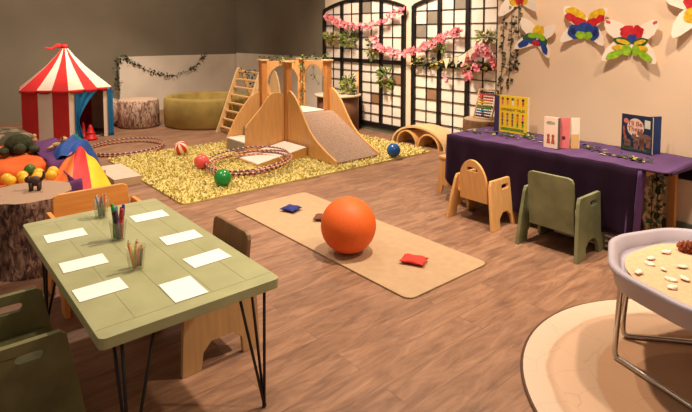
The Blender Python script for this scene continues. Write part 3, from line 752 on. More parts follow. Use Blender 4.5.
# ivy along the table
mb = MB(); vine_mesh(mb, [(-2.66, 3.50, .562), (-2.45, 3.60, .562), (-2.2, 3.56, .562)], 46, .04, .035, (0, 1, 2)); vine_mesh(mb, [(-2.25, 3.72, .562), (-2.1, 3.62, .562), (-1.75, 3.66, .562), (-1.5, 3.55, .562), (-1.28, 3.52, .562)], 110, .04, .03, (0, 1, 2))
for i, v in enumerate(mb.v):
    if v[2] < .559: mb.v[i] = (v[0], v[1], .559 + random.random() * .006)
    elif v[2] > .585: mb.v[i] = (v[0], v[1], .575 + random.random() * .01)
o = mb.build('ivy_runner', [m_leaf, m_leafd, m_leaf3], fixn=False); tag(o, 'ivy runner laid along the top of the purple cloth', 'garland')

# books
def standing_book(root, w, h, t, spine_mat, cover_mat, page_mat, back_mat=None):
    MB().box((w / 2, 0, h / 2), (w, .004, h)).build('front_cover', cover_mat, root)
    MB().box((w / 2 + .002, t / 2, h / 2 - .002), (w - .006, t - .005, h - .012)).build('pages', page_mat, root)
    MB().box((w / 2, t, h / 2), (w, .004, h)).build('back_cover', back_mat or cover_mat, root)
    MB().box((0, t / 2, h / 2), (.005, t + .004, h)).build('spine', spine_mat, root)
m_pages = M('book_pages', (244, 230, 206), .8, .04, 40)
m_by = M('yellow_cover', (232, 196, 48), .5, .06); m_bp = M('purple_spine', (60, 46, 88), .6)
b1 = thing('picture_book', 'yellow picture book with purple spine standing on the purple cloth', 'book', (-2.54, 3.74, PZ + .005), 0, 'picture books on the purple table')
standing_book(b1, .295, .295, .035, m_bp, m_by, m_pages)
MB().box((.022, -.003, .1475), (.044, .003, .295)).build('spine_strip', m_bp, b1)
text_obj('DIFFERENT TALES', .027, 'title', M('title_ink', (110, 80, 20), .6), b1, (.168, -.0032, .185), (pi / 2, 0, 0), 1.0)
rr = random.Random(4)
cols = [(200, 70, 50), (230, 120, 60), (60, 90, 110), (230, 90, 130), (120, 90, 60), (90, 130, 60), (40, 40, 50), (240, 230, 200)]
def figure(cx, cz, s, col, col2):    # a little printed figure
    mb = MB(); y = -.0030
    mb.prism(ell(cx, cz + s * .62, s * .26, s * .24, 0, 10, .0), lambda u, v: (u, y, v), (0, -.0006, 0), mi=1)
    mb.prism([(cx - s * .22, cz - s * .1), (cx - s * .12, cz + s * .4), (cx + s * .12, cz + s * .4), (cx + s * .25, cz - s * .1)], lambda u, v: (u, y, v), (0, -.0006, 0))
    mb.prism([(cx - s * .15, cz - s * .5), (cx - s * .15, cz - s * .1), (cx - s * .03, cz - s * .1), (cx - s * .03, cz - s * .5)], lambda u, v: (u, y, v), (0, -.0006, 0))
    mb.prism([(cx + s * .03, cz - s * .5), (cx + s * .03, cz - s * .1), (cx + s * .15, cz - s * .1), (cx + s * .15, cz - s * .5)], lambda u, v: (u, y, v), (0, -.0006, 0))
    return mb.build('printed_figure', [M('print_%d' % cols.index(col), col, .6), M('print_skin_%d' % cols.index(col2), col2, .6)], b1)
for k in range(5): figure(.075 + k * .046, .245, .044, rr.choice(cols), rr.choice(cols))
for r in range(2):
    for k in range(5): figure(.075 + k * .046, .125 - r * .052, .040, rr.choice(cols), rr.choice(cols))
MB().prism(rrect(.06, .018, .27, .040, .006), lambda u, v: (u, -.0026, v), (0, -.0006, 0)).build('printed_grass', M('print_grass', (110, 140, 40), .6, .3, 60), b1)
# two board books standing half open
m_pb = M('pale_pink_cover', (236, 206, 186), .5, .06, 8); m_pk = M('rose_cover', (226, 120, 118), .5, .08, 10); m_yl = M('ochre_cover', (228, 184, 120), .5, .08, 10)
b2 = thing('picture_book', 'pale board book with two children on its cover beside the rose book', 'book', (-1.945, 3.465, PZ + .005), radians(-2), 'picture books on the purple table')
MB().box((.052, 0, .107), (.105, .005, .214)).build('front_cover', m_pb, b2)
for k in range(2):
    MB().box((.052, .006 + k * .005, .107), (.103, .004, .21), radians(3 + 3 * k)).build('page', m_pages, b2)
MB().box((.104, .012, .107), (.006, .028, .214)).build('spine', M('grey_spine', (110, 110, 100), .6), b2)
MB().box((.05, .026, .107), (.105, .005, .214), radians(8)).build('back_cover', m_pb, b2)
m_fig = M('print_rust', (176, 88, 58), .6, .3, 60)
for cx in (.035, .07):
    mb = MB(); mb.prism(ell(cx, .085, .012, .012, 0, 10, 0), lambda u, v: (u, -.0026, v), (0, -.0006, 0)); mb.prism([(cx - .014, .03), (cx - .008, .075), (cx + .008, .075), (cx + .014, .03)], lambda u, v: (u, -.0026, v), (0, -.0006, 0)); mb.build('printed_child', m_fig, b2)
MB().prism(ell(.05, .175, .035, .012), lambda u, v: (u, -.0026, v), (0, -.0006, 0)).build('printed_title_band', M('print_sage', (150, 160, 130), .6, .3, 40), b2)
b3 = thing('picture_book', 'rose and ochre board book standing open behind the pale one', 'book', (-1.825, 3.515, PZ + .005), 0, 'picture books on the purple table')
MB().box((.0, .0, .107), (.075, .005, .214), radians(28)).build('front_cover', m_pk, b3)
MB().box((.052, .055, .107), (.06, .005, .214), radians(48)).build('back_cover', m_pages, b3)
MB().box((.052, .0515, .05), (.055, .003, .10), radians(48)).build('printed_panel', m_yl, b3)
MB().prism(ell(.0, .075, .012, .013, 0, 10, 0), lambda u, v: (u * cos(radians(28)), -.0032 + u * sin(radians(28)), v), (0.0005, -.001, 0)).build('printed_face', M('print_dark', (90, 50, 50), .6), b3)
# blue night book
m_nb = M('night_blue_cover', (34, 48, 74), .45, .25, 16); m_nb2 = M('deep_blue_cover', (32, 62, 118), .45, .15, 8)
b4 = thing('picture_book', 'dark blue night picture book with two bears standing half open', 'book', (-1.555, 3.79, PZ + .005), radians(-10), 'picture books on the purple table')
MB().box((.105, 0, .125), (.21, .004, .25)).build('front_cover', m_nb, b4)
MB().box((.107, .008, .124), (.204, .008, .244), radians(2)).build('pages', m_pages, b4)
MB().box((.20, .052, .125), (.004, .088, .25), radians(-18)).build('back_cover', m_nb2, b4)
Pf = lambda d: (lambda u, v: (u, -.0024 - d, v))
MB().prism(ell(.098, .165, .058, .062, 0, 28, 0), Pf(0), (0, -.0004, 0)).build('printed_moon', M('print_moon', (226, 196, 176), .6, .05), b4)
text_obj("I'll Be\nThere", .043, 'title', M('title_red', (176, 74, 56), .6), b4, (.098, -.0034, .172), (pi / 2, 0, 0), 1.0, .85)
MB().prism(ell(.032, .205, .017, .017, 0, 18, 0), Pf(0), (0, -.0004, 0)).build('printed_badge', M('print_badge', (214, 120, 108), .6), b4)
MB().prism([(.16, .17), (.16, .225), (.198, .222), (.198, .168)], Pf(0), (0, -.0004, 0)).build('sticker', M('sticker', (214, 206, 188), .6), b4)
m_bear = M('print_bear', (128, 92, 78), .6, .2, 40)
def bear(x, z, s):
    mb = MB(); f = Pf(.0006); t = (0, -.0004, 0)
    mb.prism(ell(x, z, .040 * s, .028 * s, .1, 16, .04), f, t); mb.prism(ell(x - .035 * s, z + .028 * s, .018 * s, .015 * s, 0, 12, .03), f, t)
    for dx in (-.028, -.012, .014, .03): mb.prism([(x + dx * s - .006, z - .055 * s), (x + dx * s - .007, z), (x + dx * s + .007, z), (x + dx * s + .006, z - .055 * s)], f, t)
    mb.prism(ell(x - .043 * s, z + .043 * s, .006 * s, .007 * s, 0, 8, 0), f, t); mb.prism(ell(x - .026 * s, z + .044 * s, .006 * s, .007 * s, 0, 8, 0), f, t)
    mb.build('printed_bear', m_bear, b4)
bear(.125, .075, 1.0); bear(.165, .10, 1.05); bear(.045, .065, .55)
MB().prism([(.01, .01), (.01, .045), (.06, .035), (.12, .02), (.2, .035), (.2, .01)], Pf(.0002), (0, -.0003, 0)).build('printed_ground', M('print_ground', (60, 76, 66), .6, .4, 50), b4)
for x, z in ((.02, .12), (.03, .09), (.19, .06), (.018, .15)):
    MB().prism(ell(x, z, .008, .02, .2), Pf(.0003), (0, -.0003, 0)).build('printed_leaves', M('print_rust', (176, 88, 58), .6), b4)

# ------------------------------------------------------------------ chairs
def slot(cx, cy, w, h): return rrect(cx - w / 2, cy - h / 2, cx + w / 2, cy + h / 2, h * .49, 4)
def cube_chair(name, label, mat, W=.39, D=.32, arm=.375, back=.49, loc=(0, 0, 0), rz=0, round_back=False, flare=.03, group=None, side_mat=None, back_slot=False, lean=None, bw=None, slx=.03):
    lean = flare * .5 if lean is None else lean
    """faces +Y: the backrest is at local -Y"""
    t = thing(name, label, 'chair', loc, rz, group)
    y0, y1 = -D / 2, D / 2
    side = [(y0 - flare, 0), (y0 - flare * .5, arm * .5), (y0 + .005, arm - .03), (y0 + .02, arm), (y1 - .03, arm + .0), (y1 - .012, arm - .015), (y1 + flare * .4, arm * .5), (y1 + flare, 0), (y1 - .065, 0), (y1 - .075, .07), (y1 - .11, .105), (y0 + .11, .105), (y0 + .07, .07), (y0 + .065, 0)]
    for sx in (-1, 1):
        x = sx * W / 2
        MB().prism(side, lambda u, v, x=x, sx=sx: (x - sx * lean * min(v / arm, 1.05) - sx * .011, u, v), (sx * .022, 0, 0), [slot(slx, arm - .055, .085, .032)]).build('side_panel', side_mat or mat, t, bevel=.003)
    w = bw or W - .05 - 2 * lean
    if round_back:
        bp = [(-w / 2, .16), (-w / 2, .28)] + [(-w / 2 * cos(pi * k / 16), .28 + (back - .28) * sin(pi * k / 16)) for k in range(1, 16)] + [(w / 2, .28), (w / 2, .16)]
    else:
        bp = [(-w / 2, .14)] + rrect(-w / 2, .2, w / 2, back, .03)[6:11][::-1][:0] + [(-w / 2, back - .03), (-w / 2 + .008, back - .01), (-w / 2 + .03, back), (w / 2 - .03, back), (w / 2 - .008, back - .01), (w / 2, back - .03), (w / 2, .14)]
    holes = [slot(0, back - .07, .09, .028)] if back_slot else []
    MB().prism(bp, lambda u, v: (u, y0 + .012 - (v - .3) * .10, v), (0, .02, 0), holes).build('backrest', mat, t, bevel=.004)
    MB().box((0, .02, .205), (W - .03 - lean, D - .05, .02)).build('seat', mat, t, bevel=.003)
    return t
# chair backs: local -Y is the back; a chair facing +Y has rz = 0
cube_chair('toddler_chair', 'sage green painted toddler chair pushed up to the purple table', m_gchair, loc=(-1.655, 3.18, 0), rz=0, flare=.04, D=.30)
cube_chair('toddler_chair', 'natural wood toddler chair with rounded back by the purple table', m_ply, W=.385, D=.28, arm=.33, back=.46, loc=(-2.27, 3.215, 0), rz=0, round_back=True, flare=.03, back_slot=True, lean=.05)
cube_chair('toddler_chair', 'plywood toddler chair with brown back on the far side of the green table', M('plywood_brown', (138, 106, 74), .5, .14, 6, .03, (6, 6, .8)), loc=(-2.15, .975, 0), rz=pi, side_mat=wood('pale_birch', (206, 166, 112), 2, .1), flare=.015)  # brown plywood, with shade of the unlit back put into its colour
cube_chair('toddler_chair', 'honey wood toddler chair at the far end of the green table', wood('orange_wood', (222, 152, 74), 0, .10), loc=(-2.91, .78, 0), rz=-pi / 2, flare=.015, W=.43, arm=.425, back=.505, bw=.385, lean=0, D=.36)
cube_chair('toddler_chair', 'worn dark green toddler chair in the near left corner', m_gchair_d, loc=(-2.10, .24, 0), rz=0, flare=.05, slx=.04, lean=.0)
# stool at the left end of purple table
st = thing('small_stool', 'small natural wood stool at the left end of the purple table', 'stool', (-2.82, 3.62, 0))
for y in (-.13, .13):
    MB().prism([(-.11, 0), (-.075, .30), (.075, .30), (.11, 0), (.06, 0), (.045, .07), (-.045, .07), (-.06, 0)], lambda u, v, y=y: (u, y - .01, v), (0, .02, 0)).build('side_panel', m_ply, st, bevel=.003)
MB().box((0, 0, .31), (.17, .30, .02)).build('seat', m_ply, st, bevel=.003)

# ------------------------------------------------------------------ green table
gt = thing('work_table', 'sage green plank table with black hairpin legs and white sheets on top', 'table')
GX0, GX1, GY0, GY1, GZ = -2.81, -1.585, .408, 1.025, .47
MB().prism(rrect(GX0, GY0, GX1, GY1, .02, 4), lambda u, v: (u, v, GZ - .035), (0, 0, .035)).build('table_top', m_green, gt, bevel=.004)
seams = MB()
for y in (.53, .66, .79, .92): seams.box(((GX0 + GX1) / 2, y, GZ + .0004), (GX1 - GX0 - .12, .0018, .0006))
for x in (GX0 + .06, GX1 - .06): seams.box((x, (GY0 + GY1) / 2, GZ + .0004), (.0018, GY1 - GY0 - .01, .0006))
seams.build('plank_seams', M('seam_sage', (158, 158, 112), .6), gt)  # plank joints in a slightly darker sage than the top
for cx, cy, dx, dy in ((GX0 + .09, GY0 + .06, -1, -1), (GX0 + .09, GY1 - .06, -1, 1), (GX1 - .03, GY0 + .07, 1, -1), (GX1 - .03, GY1 - .05, 1, 1)):
    foot = Vector((cx + dx * .012, cy - dy * .012, .006))
    mb = MB()
    for ax, ay in ((cx - dx * .0, cy - dy * .10), (cx - dx * .10, cy), (cx, cy)):
        mb.tube([(ax, ay, GZ - .036), tuple(foot)], .0055, 8)
    mb.sphere(foot + Vector((0, 0, .002)), .0085, 10, 6); mb.build('leg', m_black, gt)
    # mounting plate
# papers
for i, (x, y, lab) in enumerate(((-2.528, .528, 'far sheet in the row along the left edge'), (-2.172, .513, 'middle sheet in the row along the left edge'), (-1.908, .500, 'near sheet in the row along the left edge'),
                                 (-2.54, .898, 'farthest sheet in the row along the right edge'), (-2.182, .905, 'second sheet of the right row'), (-1.91, .896, 'third sheet of the right row'), (-1.728, .72, 'single sheet nearest the front corner'))):
    o = MB().box((0, 0, .0006), (.105 if i < 6 else .158, .157 if i < 6 else .115, .0008)).build('paper_sheet', m_paper); place(o, (x, y, GZ + .0012), radians(rnd(-3, 3)))
    tag(o, 'blank white paper, ' + lab + ' of the green table', 'paper', 'blank sheets on the green table')
# cups with pencils
def glassy():
    m = bpy.data.materials.new('clear_plastic'); m.use_nodes = True; nt = m.node_tree; L = nt.links; b = nt.nodes['Principled BSDF']
    b.inputs['Base Color'].default_value = lin((214, 216, 196)); b.inputs['Roughness'].default_value = .15
    tr = nt.nodes.new('ShaderNodeBsdfTransparent'); tr.inputs['Color'].default_value = (.9, .92, .86, 1)
    mx = nt.nodes.new('ShaderNodeMixShader'); fr = nt.nodes.new('ShaderNodeLayerWeight'); fr.inputs['Blend'].default_value = .25
    ad = nt.nodes.new('ShaderNodeMath'); ad.operation = 'MULTIPLY_ADD'; ad.inputs[1].default_value = .45; ad.inputs[2].default_value = .11; L.new(fr.outputs['Facing'], ad.inputs[0])
    L.new(ad.outputs[0], mx.inputs['Fac']); L.new(tr.outputs[0], mx.inputs[1]); L.new(b.outputs[0], mx.inputs[2]); L.new(mx.outputs[0], nt.nodes['Material Output'].inputs['Surface'])
    return m
m_glass = glassy()
def cup(label, loc, r0, r1, h):
    o = MB().lathe([(.001, .002), (r0, .002), (r0 + .001, .004), (r1, h), (r1 + .0025, h + .0005)], 28, cap=False).build('plastic_cup', m_glass)
    place(o, loc); tag(o, label, 'cup', 'pencil cups on the green table'); return o
PEN = {'blue': (40, 80, 160), 'navy': (36, 40, 90), 'purple': (110, 50, 110), 'orange': (226, 110, 40), 'green': (50, 150, 60), 'red': (200, 50, 60), 'light blue': (70, 150, 190), 'yellow': (226, 180, 60), 'black': (40, 36, 36), 'pink': (224, 120, 130), 'wood coloured': (206, 160, 110), 'lime green': (150, 180, 70), 'brown': (120, 76, 50), 'grey': (140, 132, 120), 'teal': (40, 130, 130)}
def pen(kind, colname, cuploc, a, lean, L, where, rad, up=.008):
    t = thing(kind, '%s %s standing in the %s' % (colname, kind.replace('_', ' '), where), kind.split('_')[-1] if kind != 'felt_pen' else 'pen', cuploc, 0, 'pens and pencils in the cups')
    rb2 = .016 * (.35 + .65 * abs(sin(a * 3.7))); base = Vector((cos(a + 1.3) * rb2, sin(a + 1.3) * rb2, up)); lean = lean * .8; top = base + Vector((cos(a) * lean, sin(a) * lean, L)).normalized() * L
    m = M('pen_' + colname.replace(' ', '_'), PEN[colname], .4, .06)
    d = (top - base).normalized()
    if kind == 'felt_pen':
        MB().tube([base, base + d * (L * .68)], .0058, 8).build('barrel', M('pen_barrel_' + colname.replace(' ', '_'), tuple(int(c * .85 + 20) for c in PEN[colname]), .4, .05), t)
        MB().tube([base + d * (L * .68), top, top + d * .003], [.0066, .0066, .003], 8).build('cap', m, t)
    else:
        MB().tube([base, base + d * (L - .016)], .0052, 6).build('barrel', m, t)
        MB().tube([base + d * (L - .016), base + d * (L - .005)], [.005, .002], 6).build('cone', M('pencil_cone', (222, 180, 130), .6), t)
        MB().tube([base + d * (L - .005), top], [.0016, .0004], 6).build('tip', m, t)
C1 = (-2.672, .716, GZ); C2 = (-2.332, .690, GZ); C3 = (-1.998, .652, GZ)
cup('clear plastic cup of short pencils farthest along the green table', C1, .026, .036, .085)
cup('clear plastic cup of felt pens in the middle of the green table', C2, .026, .036, .082)
cup('clear plastic cup of thin coloured pencils nearest on the green table', C3, .026, .036, .085)
for i, c in enumerate(('blue', 'navy', 'purple', 'orange', 'green', 'red', 'light blue', 'black', 'yellow', 'teal')):
    a = i * 2.4 + .5; pen('felt_pen', c, C2, a, .018 + .004 * (i % 3), .130 + .012 * ((i * 7) % 4 == 0) + (.018 if c == 'green' else 0) - .010 * (i % 3 == 1), 'middle plastic cup', 0)
for i, c in enumerate(('pink', 'red', 'lime green', 'brown', 'wood coloured', 'orange', 'grey', 'yellow', 'green', 'black')):
    pen('colour_pencil', c, C3, i * 2.1, .026, .088 + .010 * (i % 3), 'nearest plastic cup', 0)
for i, c in enumerate(('wood coloured', 'pink', 'grey', 'yellow', 'green', 'orange', 'brown', 'light blue')):
    pen('colour_pencil', c, C1, i * 2.3 + 1, .026, .098 + .012 * (i % 3), 'farthest plastic cup', 0)

# ------------------------------------------------------------------ log stump and figurine
def bark_mat():
    m = bpy.data.materials.new('tree_bark'); m.use_nodes = True; nt = m.node_tree; L = nt.links; b = nt.nodes['Principled BSDF']
    tc = nt.nodes.new('ShaderNodeTexCoord'); mp = nt.nodes.new('ShaderNodeMapping'); mp.inputs['Scale'].default_value = (20, 20, 7)
    n = nt.nodes.new('ShaderNodeTexNoise'); n.inputs['Scale'].default_value = 2.4; n.inputs['Detail'].default_value = 8; n.inputs['Distortion'].default_value = .7; n.inputs['Roughness'].default_value = .6
    r = nt.nodes.new('ShaderNodeValToRGB'); e = r.color_ramp.elements; e[0].position = .40; e[0].color = lin((62, 43, 35)); e[1].position = .64; e[1].color = lin((178, 146, 124))
    k = e.new(.52); k.color = lin((124, 94, 76))
    L.new(tc.outputs['Object'], mp.inputs['Vector']); L.new(mp.outputs['Vector'], n.inputs['Vector']); L.new(n.outputs['Fac'], r.inputs['Fac']); L.new(r.outputs['Color'], b.inputs['Base Color'])
    bp = nt.nodes.new('ShaderNodeBump'); bp.inputs['Strength'].default_value = .9; bp.inputs['Distance'].default_value = .02; L.new(n.outputs['Fac'], bp.inputs['Height']); L.new(bp.outputs['Normal'], b.inputs['Normal'])
    b.inputs['Roughness'].default_value = .9; return m
stp = thing('tree_stump', 'thick bark covered tree stump left of the green table', 'stump', (-3.53, .545, 0))
n = 64; mb = MB(); prof = [(.235, 0), (.225, .06), (.22, .2), (.228, .34), (.238, .41), (.235, .43)]
vs = []
for (r, z) in prof:
    for k in range(n):
        a = 2 * pi * k / n; q = r * (1 + .03 * sin(3 * a + 1) + .018 * sin(9 * a + z * 9) + .012 * sin(17 * a + z * 20)); vs.append((q * cos(a), q * sin(a), z))
fs = [(i * n + k, i * n + (k + 1) % n, (i + 1) * n + (k + 1) % n, (i + 1) * n + k) for i in range(len(prof) - 1) for k in range(n)]
mb.add(vs, fs, 0, True); mb.build('bark', bark_mat(), stp)
MB().add(vs[-n:] + [(0, 0, .432)], [(k, (k + 1) % n, n) for k in range(n)]).build('cut_top', rings('stump_rings', (142, 114, 90), (182, 150, 122), 24, 'Z', 5), stp)
# toy animal on stump: a small dark figurine standing on four legs with raised trunk
fg = thing('animal_figurine', 'small dark brown animal figurine with raised tail on the stump', 'figurine', (-3.53, .585, .432), radians(68))
m_fig2 = M('dark_carved_wood', (66, 46, 38), .6, .15, 30)
mb = MB(); mb.sphere((0, 0, .055), (.036, .024, .030), 16, 10); mb.sphere((-.034, 0, .066), (.020, .018, .020), 14, 8)
for x in (-.02, .022):
    for y in (-.013, .013): mb.tube([(x, y, .05), (x, y, .0)], [.012, .009], 8)
mb.tube([(.03, 0, .06), (.046, 0, .075), (.050, 0, .10), (.046, 0, .112)], [.011, .010, .008, .005], 8)
mb.build('body', m_fig2, fg)
for y in (-.012, .012): MB().sphere((-.034, y * 1.3, .082), (.006, .007, .009), 8, 6).build('ear', m_fig2, fg)

# ------------------------------------------------------------------ soft play corner on the left
m_or = M('orange_cloth', (232, 104, 40), .8, .12, 6, .02); m_pu = M('plum_cloth', (98, 48, 104), .8, .14, 6, .02)
ob = thing('cloth_covered_table', 'low table wrapped in an orange cloth behind the ball pit', 'table', (0, 0, 0))
mb = MB()
def orange(u, v):
    y = -.35 + (.86 + .35) * u
    q = v * 1.25
    if q < 1: x = -5.5 + .95 * q; z = .36 + .012 * sin(u * 30 + q * 5) * sin(q * 9)
    else: x = -4.55 + .03 * sin(u * 24) + .02; z = .36 - (q - 1) / .25 * .26
    return (x, y, z)
mb.sheet(40, 24, orange); mb.sheet(10, 6, lambda u, v: (-5.5 + .95 * u, .86, .36 - .3 * v)); mb.build('cloth', m_or, ob, solid=.006)
MB().box((-5.02, .25, .17), (.88, 1.16, .335)).build('body', M('dark_box', (90, 60, 44), .8), ob)
pc = MB()
def plum(u, v):
    y = .84 + .26 * u + (.04 * (1 - abs(2 * v - 1)) if u > .9 else 0); q = v * 1.25
    if q < 1: x = -5.5 + .95 * q; z = .374 + .008 * sin(u * 9 + q * 14)
    else: x = -4.53 + .02 * sin(u * 12); z = .372 - (q - 1) / .25 * .24
    return (x, y, z)
pc.sheet(10, 24, plum); pc.sheet(16, 6, lambda u, v: (-5.5 + .95 * u, 1.10 + .01 * sin(u * 20), .374 - .36 * v))
o = pc.build('plum_cloth', m_pu, solid=.006); tag(o, 'plum purple cloth laid over the right end of the orange table', 'cloth')
# ball pit tray
bp_ = thing('ball_pit_tray', 'shallow ball pit with a purple cloth rim in front of the orange table', 'ball pit')
tray = MB(); tray.box((-4.29, .35, .127), (.46, 1.14, .25)); tray.build('pit_base', M('pit_base', (200, 120, 70), .8), bp_)
rim = MB().sheet(40, 10, lambda u, v: (-4.03 + .035 * cos(v * pi) * (1 + .2 * sin(u * 30)) + .03 * v - .02, -.2 + 1.16 * u, .215 + .11 * sin(min(v * 1.6, 1) * pi / 2) - max(0, v - .6) * .6 + .008 * sin(u * 26)))
rim.build('cloth_rim', m_pu, bp_, solid=.008)
MB().sheet(8, 8, lambda u, v: (-4.5 + .46 * v, .93 + .03 * u * sin(v * 5), .31 - .28 * u)).build('side_cloth', m_pu, bp_, solid=.006)
m_yb = M('yellow_plastic', (240, 192, 52), .35, .06); 
yb = [(-4.36, .57), (-4.33, .655), (-4.35, .74), (-4.34, .825), (-4.45, .66), (-4.46, .765), (-4.455, .86), (-4.44, .56)]
names = ['near row first', 'near row second', 'near row third', 'near row last', 'back row third', 'back row fourth', 'back row rightmost', 'back row second']
for (x, y), nm in zip(yb, names):
    o = MB().sphere((0, 0, 0), .040, 18, 12).build('pit_ball', m_yb); place(o, (x, y, .312)); tag(o, 'yellow pit ball, %s from the left in the ball pit' % nm, 'ball', 'balls in the ball pit')
for (x, y, rgb, lab) in ((-4.49, .715, (66, 110, 40), 'green pit ball against the orange cloth'), (-4.20, .40, (206, 60, 120), 'magenta pit ball at the left end of the pit'), (-4.38, .45, (226, 90, 90), 'coral pit ball at the left end of the pit')):
    o = MB().sphere((0, 0, 0), .040, 18, 12).build('pit_ball', M('pit_%d' % rgb[0], rgb, .35, .06)); place(o, (x, y, .295 + (.05 if rgb[0] == 66 else 0))); tag(o, lab, 'ball', 'balls in the ball pit')
# plush animal
pz = thing('plush_animal', 'dark green plush animal lying on the orange cloth', 'plush toy', (-5.06, .735, .372), radians(-6)); pz.scale = (.86, .86, .9)
m_pl = M('green_plush', (62, 66, 40), .95, .35, 26, .6)
mb = MB(); mb.sphere((-.02, 0, .07), (.11, .12, .10), 24, 14); mb.build('body', m_pl, pz, subsurf=0)
MB().sphere((.115, 0, .05), (.055, .055, .05), 18, 12).build('head', m_pl, pz)
for y, x in ((-.13, .07), (.12, .09)): MB().sphere((x, y, .035), (.075, .05, .035), 16, 10).build('paw', m_pl, pz)
for y in (-.10, .10): MB().sphere((-.10, y, .03), (.06, .045, .03), 14, 8).build('hind_paw', m_pl, pz)
# small toy figure, peg
dg = thing('toy_dog', 'small beige toy animal lying on the plum cloth', 'toy', (-4.95, 1.0, .384), radians(60))
m_be = M('beige_felt', (206, 164, 116), .9, .15, 40)
mb = MB(); mb.sphere((0, 0, .03), (.05, .028, .026), 16, 10); mb.sphere((.05, 0, .075), (.030, .026, .027), 14, 10); mb.tube([(.035, 0, .04), (.048, 0, .07)], [.018, .015], 8)
for x, y in ((.05, -.03), (.05, .03), (-.05, -.03), (-.05, .03)): mb.tube([(x * .6, y * .6, .025), (x * 1.4, y * 1.5, .009)], [.013, .010], 8)
mb.build('body', m_be, dg)
for y in (-.022, .022): MB().sphere((.045, y, .095), (.008, .007, .014), 8, 6).build('ear', M('brown_felt', (120, 80, 50), .9), dg)
o = MB().lathe([(.018, 0), (.018, .03), (.010, .045), (.016, .058), (.012, .072), (.002, .078)], 14).build('peg_figure', m_pine); place(o, (-5.36, .90, .386)); tag(o, 'tiny wooden peg figure at the back of the orange cloth', 'toy')
# camouflage cushion
m_cam = M('camouflage_print', (142, 122, 92), .9, .2, 7, rgb2=(72, 66, 48), contrast=.85)
mb = MB()
for sgn in (1, -1):
    mb.sheet(14, 14, lambda i, j, sgn=sgn: ((i * 2 - 1) * .40, (j * 2 - 1) * .50, .16 + sgn * .15 * ((1 - (i * 2 - 1) ** 6) * (1 - (j * 2 - 1) ** 6)) ** .6))
o = mb.build('floor_cushion', m_cam); place(o, (-6.65, .62, 0.01), .1); tag(o, 'camouflage print floor cushion at the left behind the orange table', 'cushion')
# silks
mb = MB()
def silk1(u, v):
    a = (u - .5) * 2; x = -5.06 + .50 * v; y = 1.13 - .12 * v + a * (.20 + .06 * v) + .02 * sin(v * 7); z = .46 + .02 * sin(v * 5) - .30 * abs(a) ** 2.4 + .02 * sin(a * 12 + v * 6) * (1 - abs(a)) - .03 * v
    return (x, y, max(z, .02))
mb.sheet(40, 24, silk1, mfun=lambda u, v: 0 if v < .28 else 1)
o = mb.build('silk_scarf', [M('green_silk', (24, 118, 100), .5, .15, 8), M('blue_silk', (34, 76, 152), .5, .2, 8)], solid=.004); tag(o, 'blue and green play silk bunched behind the rainbow silk', 'scarf')
mb = MB()
def silk2(u, v):
    a = (u - .5) * 2; w = .13 + .19 * v ** .8
    x = -4.62 + .46 * v; y = 1.08 - .13 * v + a * w; ridge = .44 - .24 * v ** 1.3
    z = ridge - (.15 + .06 * v) * abs(a) ** 1.5 + .012 * sin(a * 9 + v * 6)
    return (x, y, max(z, .015))
mb.sheet(36, 18, silk2, mfun=lambda u, v: 0 if u < .45 else (1 if u < .68 else 2))
o = mb.build('silk_scarf', [M('orange_silk', (240, 126, 60), .55, .1, 8), M('red_silk', (206, 44, 44), .55, .12, 8), M('yellow_silk', (244, 196, 40), .55, .1, 8)], solid=.004); tag(o, 'orange, red and yellow striped silk trailing down to the floor', 'scarf')
mb = MB()
mb.sheet(16, 16, lambda u, v: (-4.93 + .26 * v + .02 * sin(u * 9), 1.16 + .21 * u, .02 + .075 * sin(u * pi) ** .6 * sin(v * pi) ** .6 + .012 * sin(u * 16) * sin(v * 13)), mfun=lambda u, v: 1 if u > .8 else 0)
o = mb.build('silk_scarf', [MATS['yellow_silk'], MATS['blue_silk']], solid=.004); tag(o, 'small crumpled yellow silk with a blue edge lying on the floor', 'scarf')
# white blocks
m_wb = M('white_block', (206, 186, 164), .6, .06)
def wblock(label, c, d):
    t = thing('foam_step', label, 'block', c, 0, 'low white blocks')
    MB().box((0, 0, (d[2] - .01) / 2), (d[0], d[1], d[2] - .01)).build('body', M('block_side', (214, 184, 140), .6, .06), t, bevel=.004)
    MB().box((0, 0, d[2] - .005), (d[0], d[1], .01)).build('top', m_wb, t, bevel=.002)
wblock('low white topped block on the floor near the rug corner', (-5.10, 1.52, 0), (.58, .24, .075))
wblock('taller white topped block between the silks and the low block', (-5.30, 1.33, 0), (.60, .12, .13))

# ------------------------------------------------------------------ sand tray and round rug
m_rr = bpy.data.materials.new('tree_ring_print'); m_rr.use_nodes = True
nt = m_rr.node_tree; L = nt.links; b = nt.nodes['Principled BSDF']; b.inputs['Roughness'].default_value = .9
tc = nt.nodes.new('ShaderNodeTexCoord'); gr = nt.nodes.new('ShaderNodeTexGradient'); gr.gradient_type = 'SPHERICAL'
mp = nt.nodes.new('ShaderNodeMapping'); mp.inputs['Scale'].default_value = (1.25, 1.25, 1.25)
nz = nt.nodes.new('ShaderNodeTexNoise'); nz.inputs['Scale'].default_value = 5; nz.inputs['Detail'].default_value = 3
va = nt.nodes.new('ShaderNodeMixRGB'); va.blend_type = 'ADD'; va.inputs['Fac'].default_value = .07
L.new(tc.outputs['Object'], va.inputs['Color1']); L.new(nz.outputs['Color'], va.inputs['Color2']); L.new(va.outputs['Color'], mp.inputs['Vector']); L.new(mp.outputs['Vector'], gr.inputs['Vector'])
rp = nt.nodes.new('ShaderNodeValToRGB'); e = rp.color_ramp.elements
e[0].position = 0; e[0].color = lin((196, 170, 140)); e[1].position = 1; e[1].color = lin((150, 112, 82))
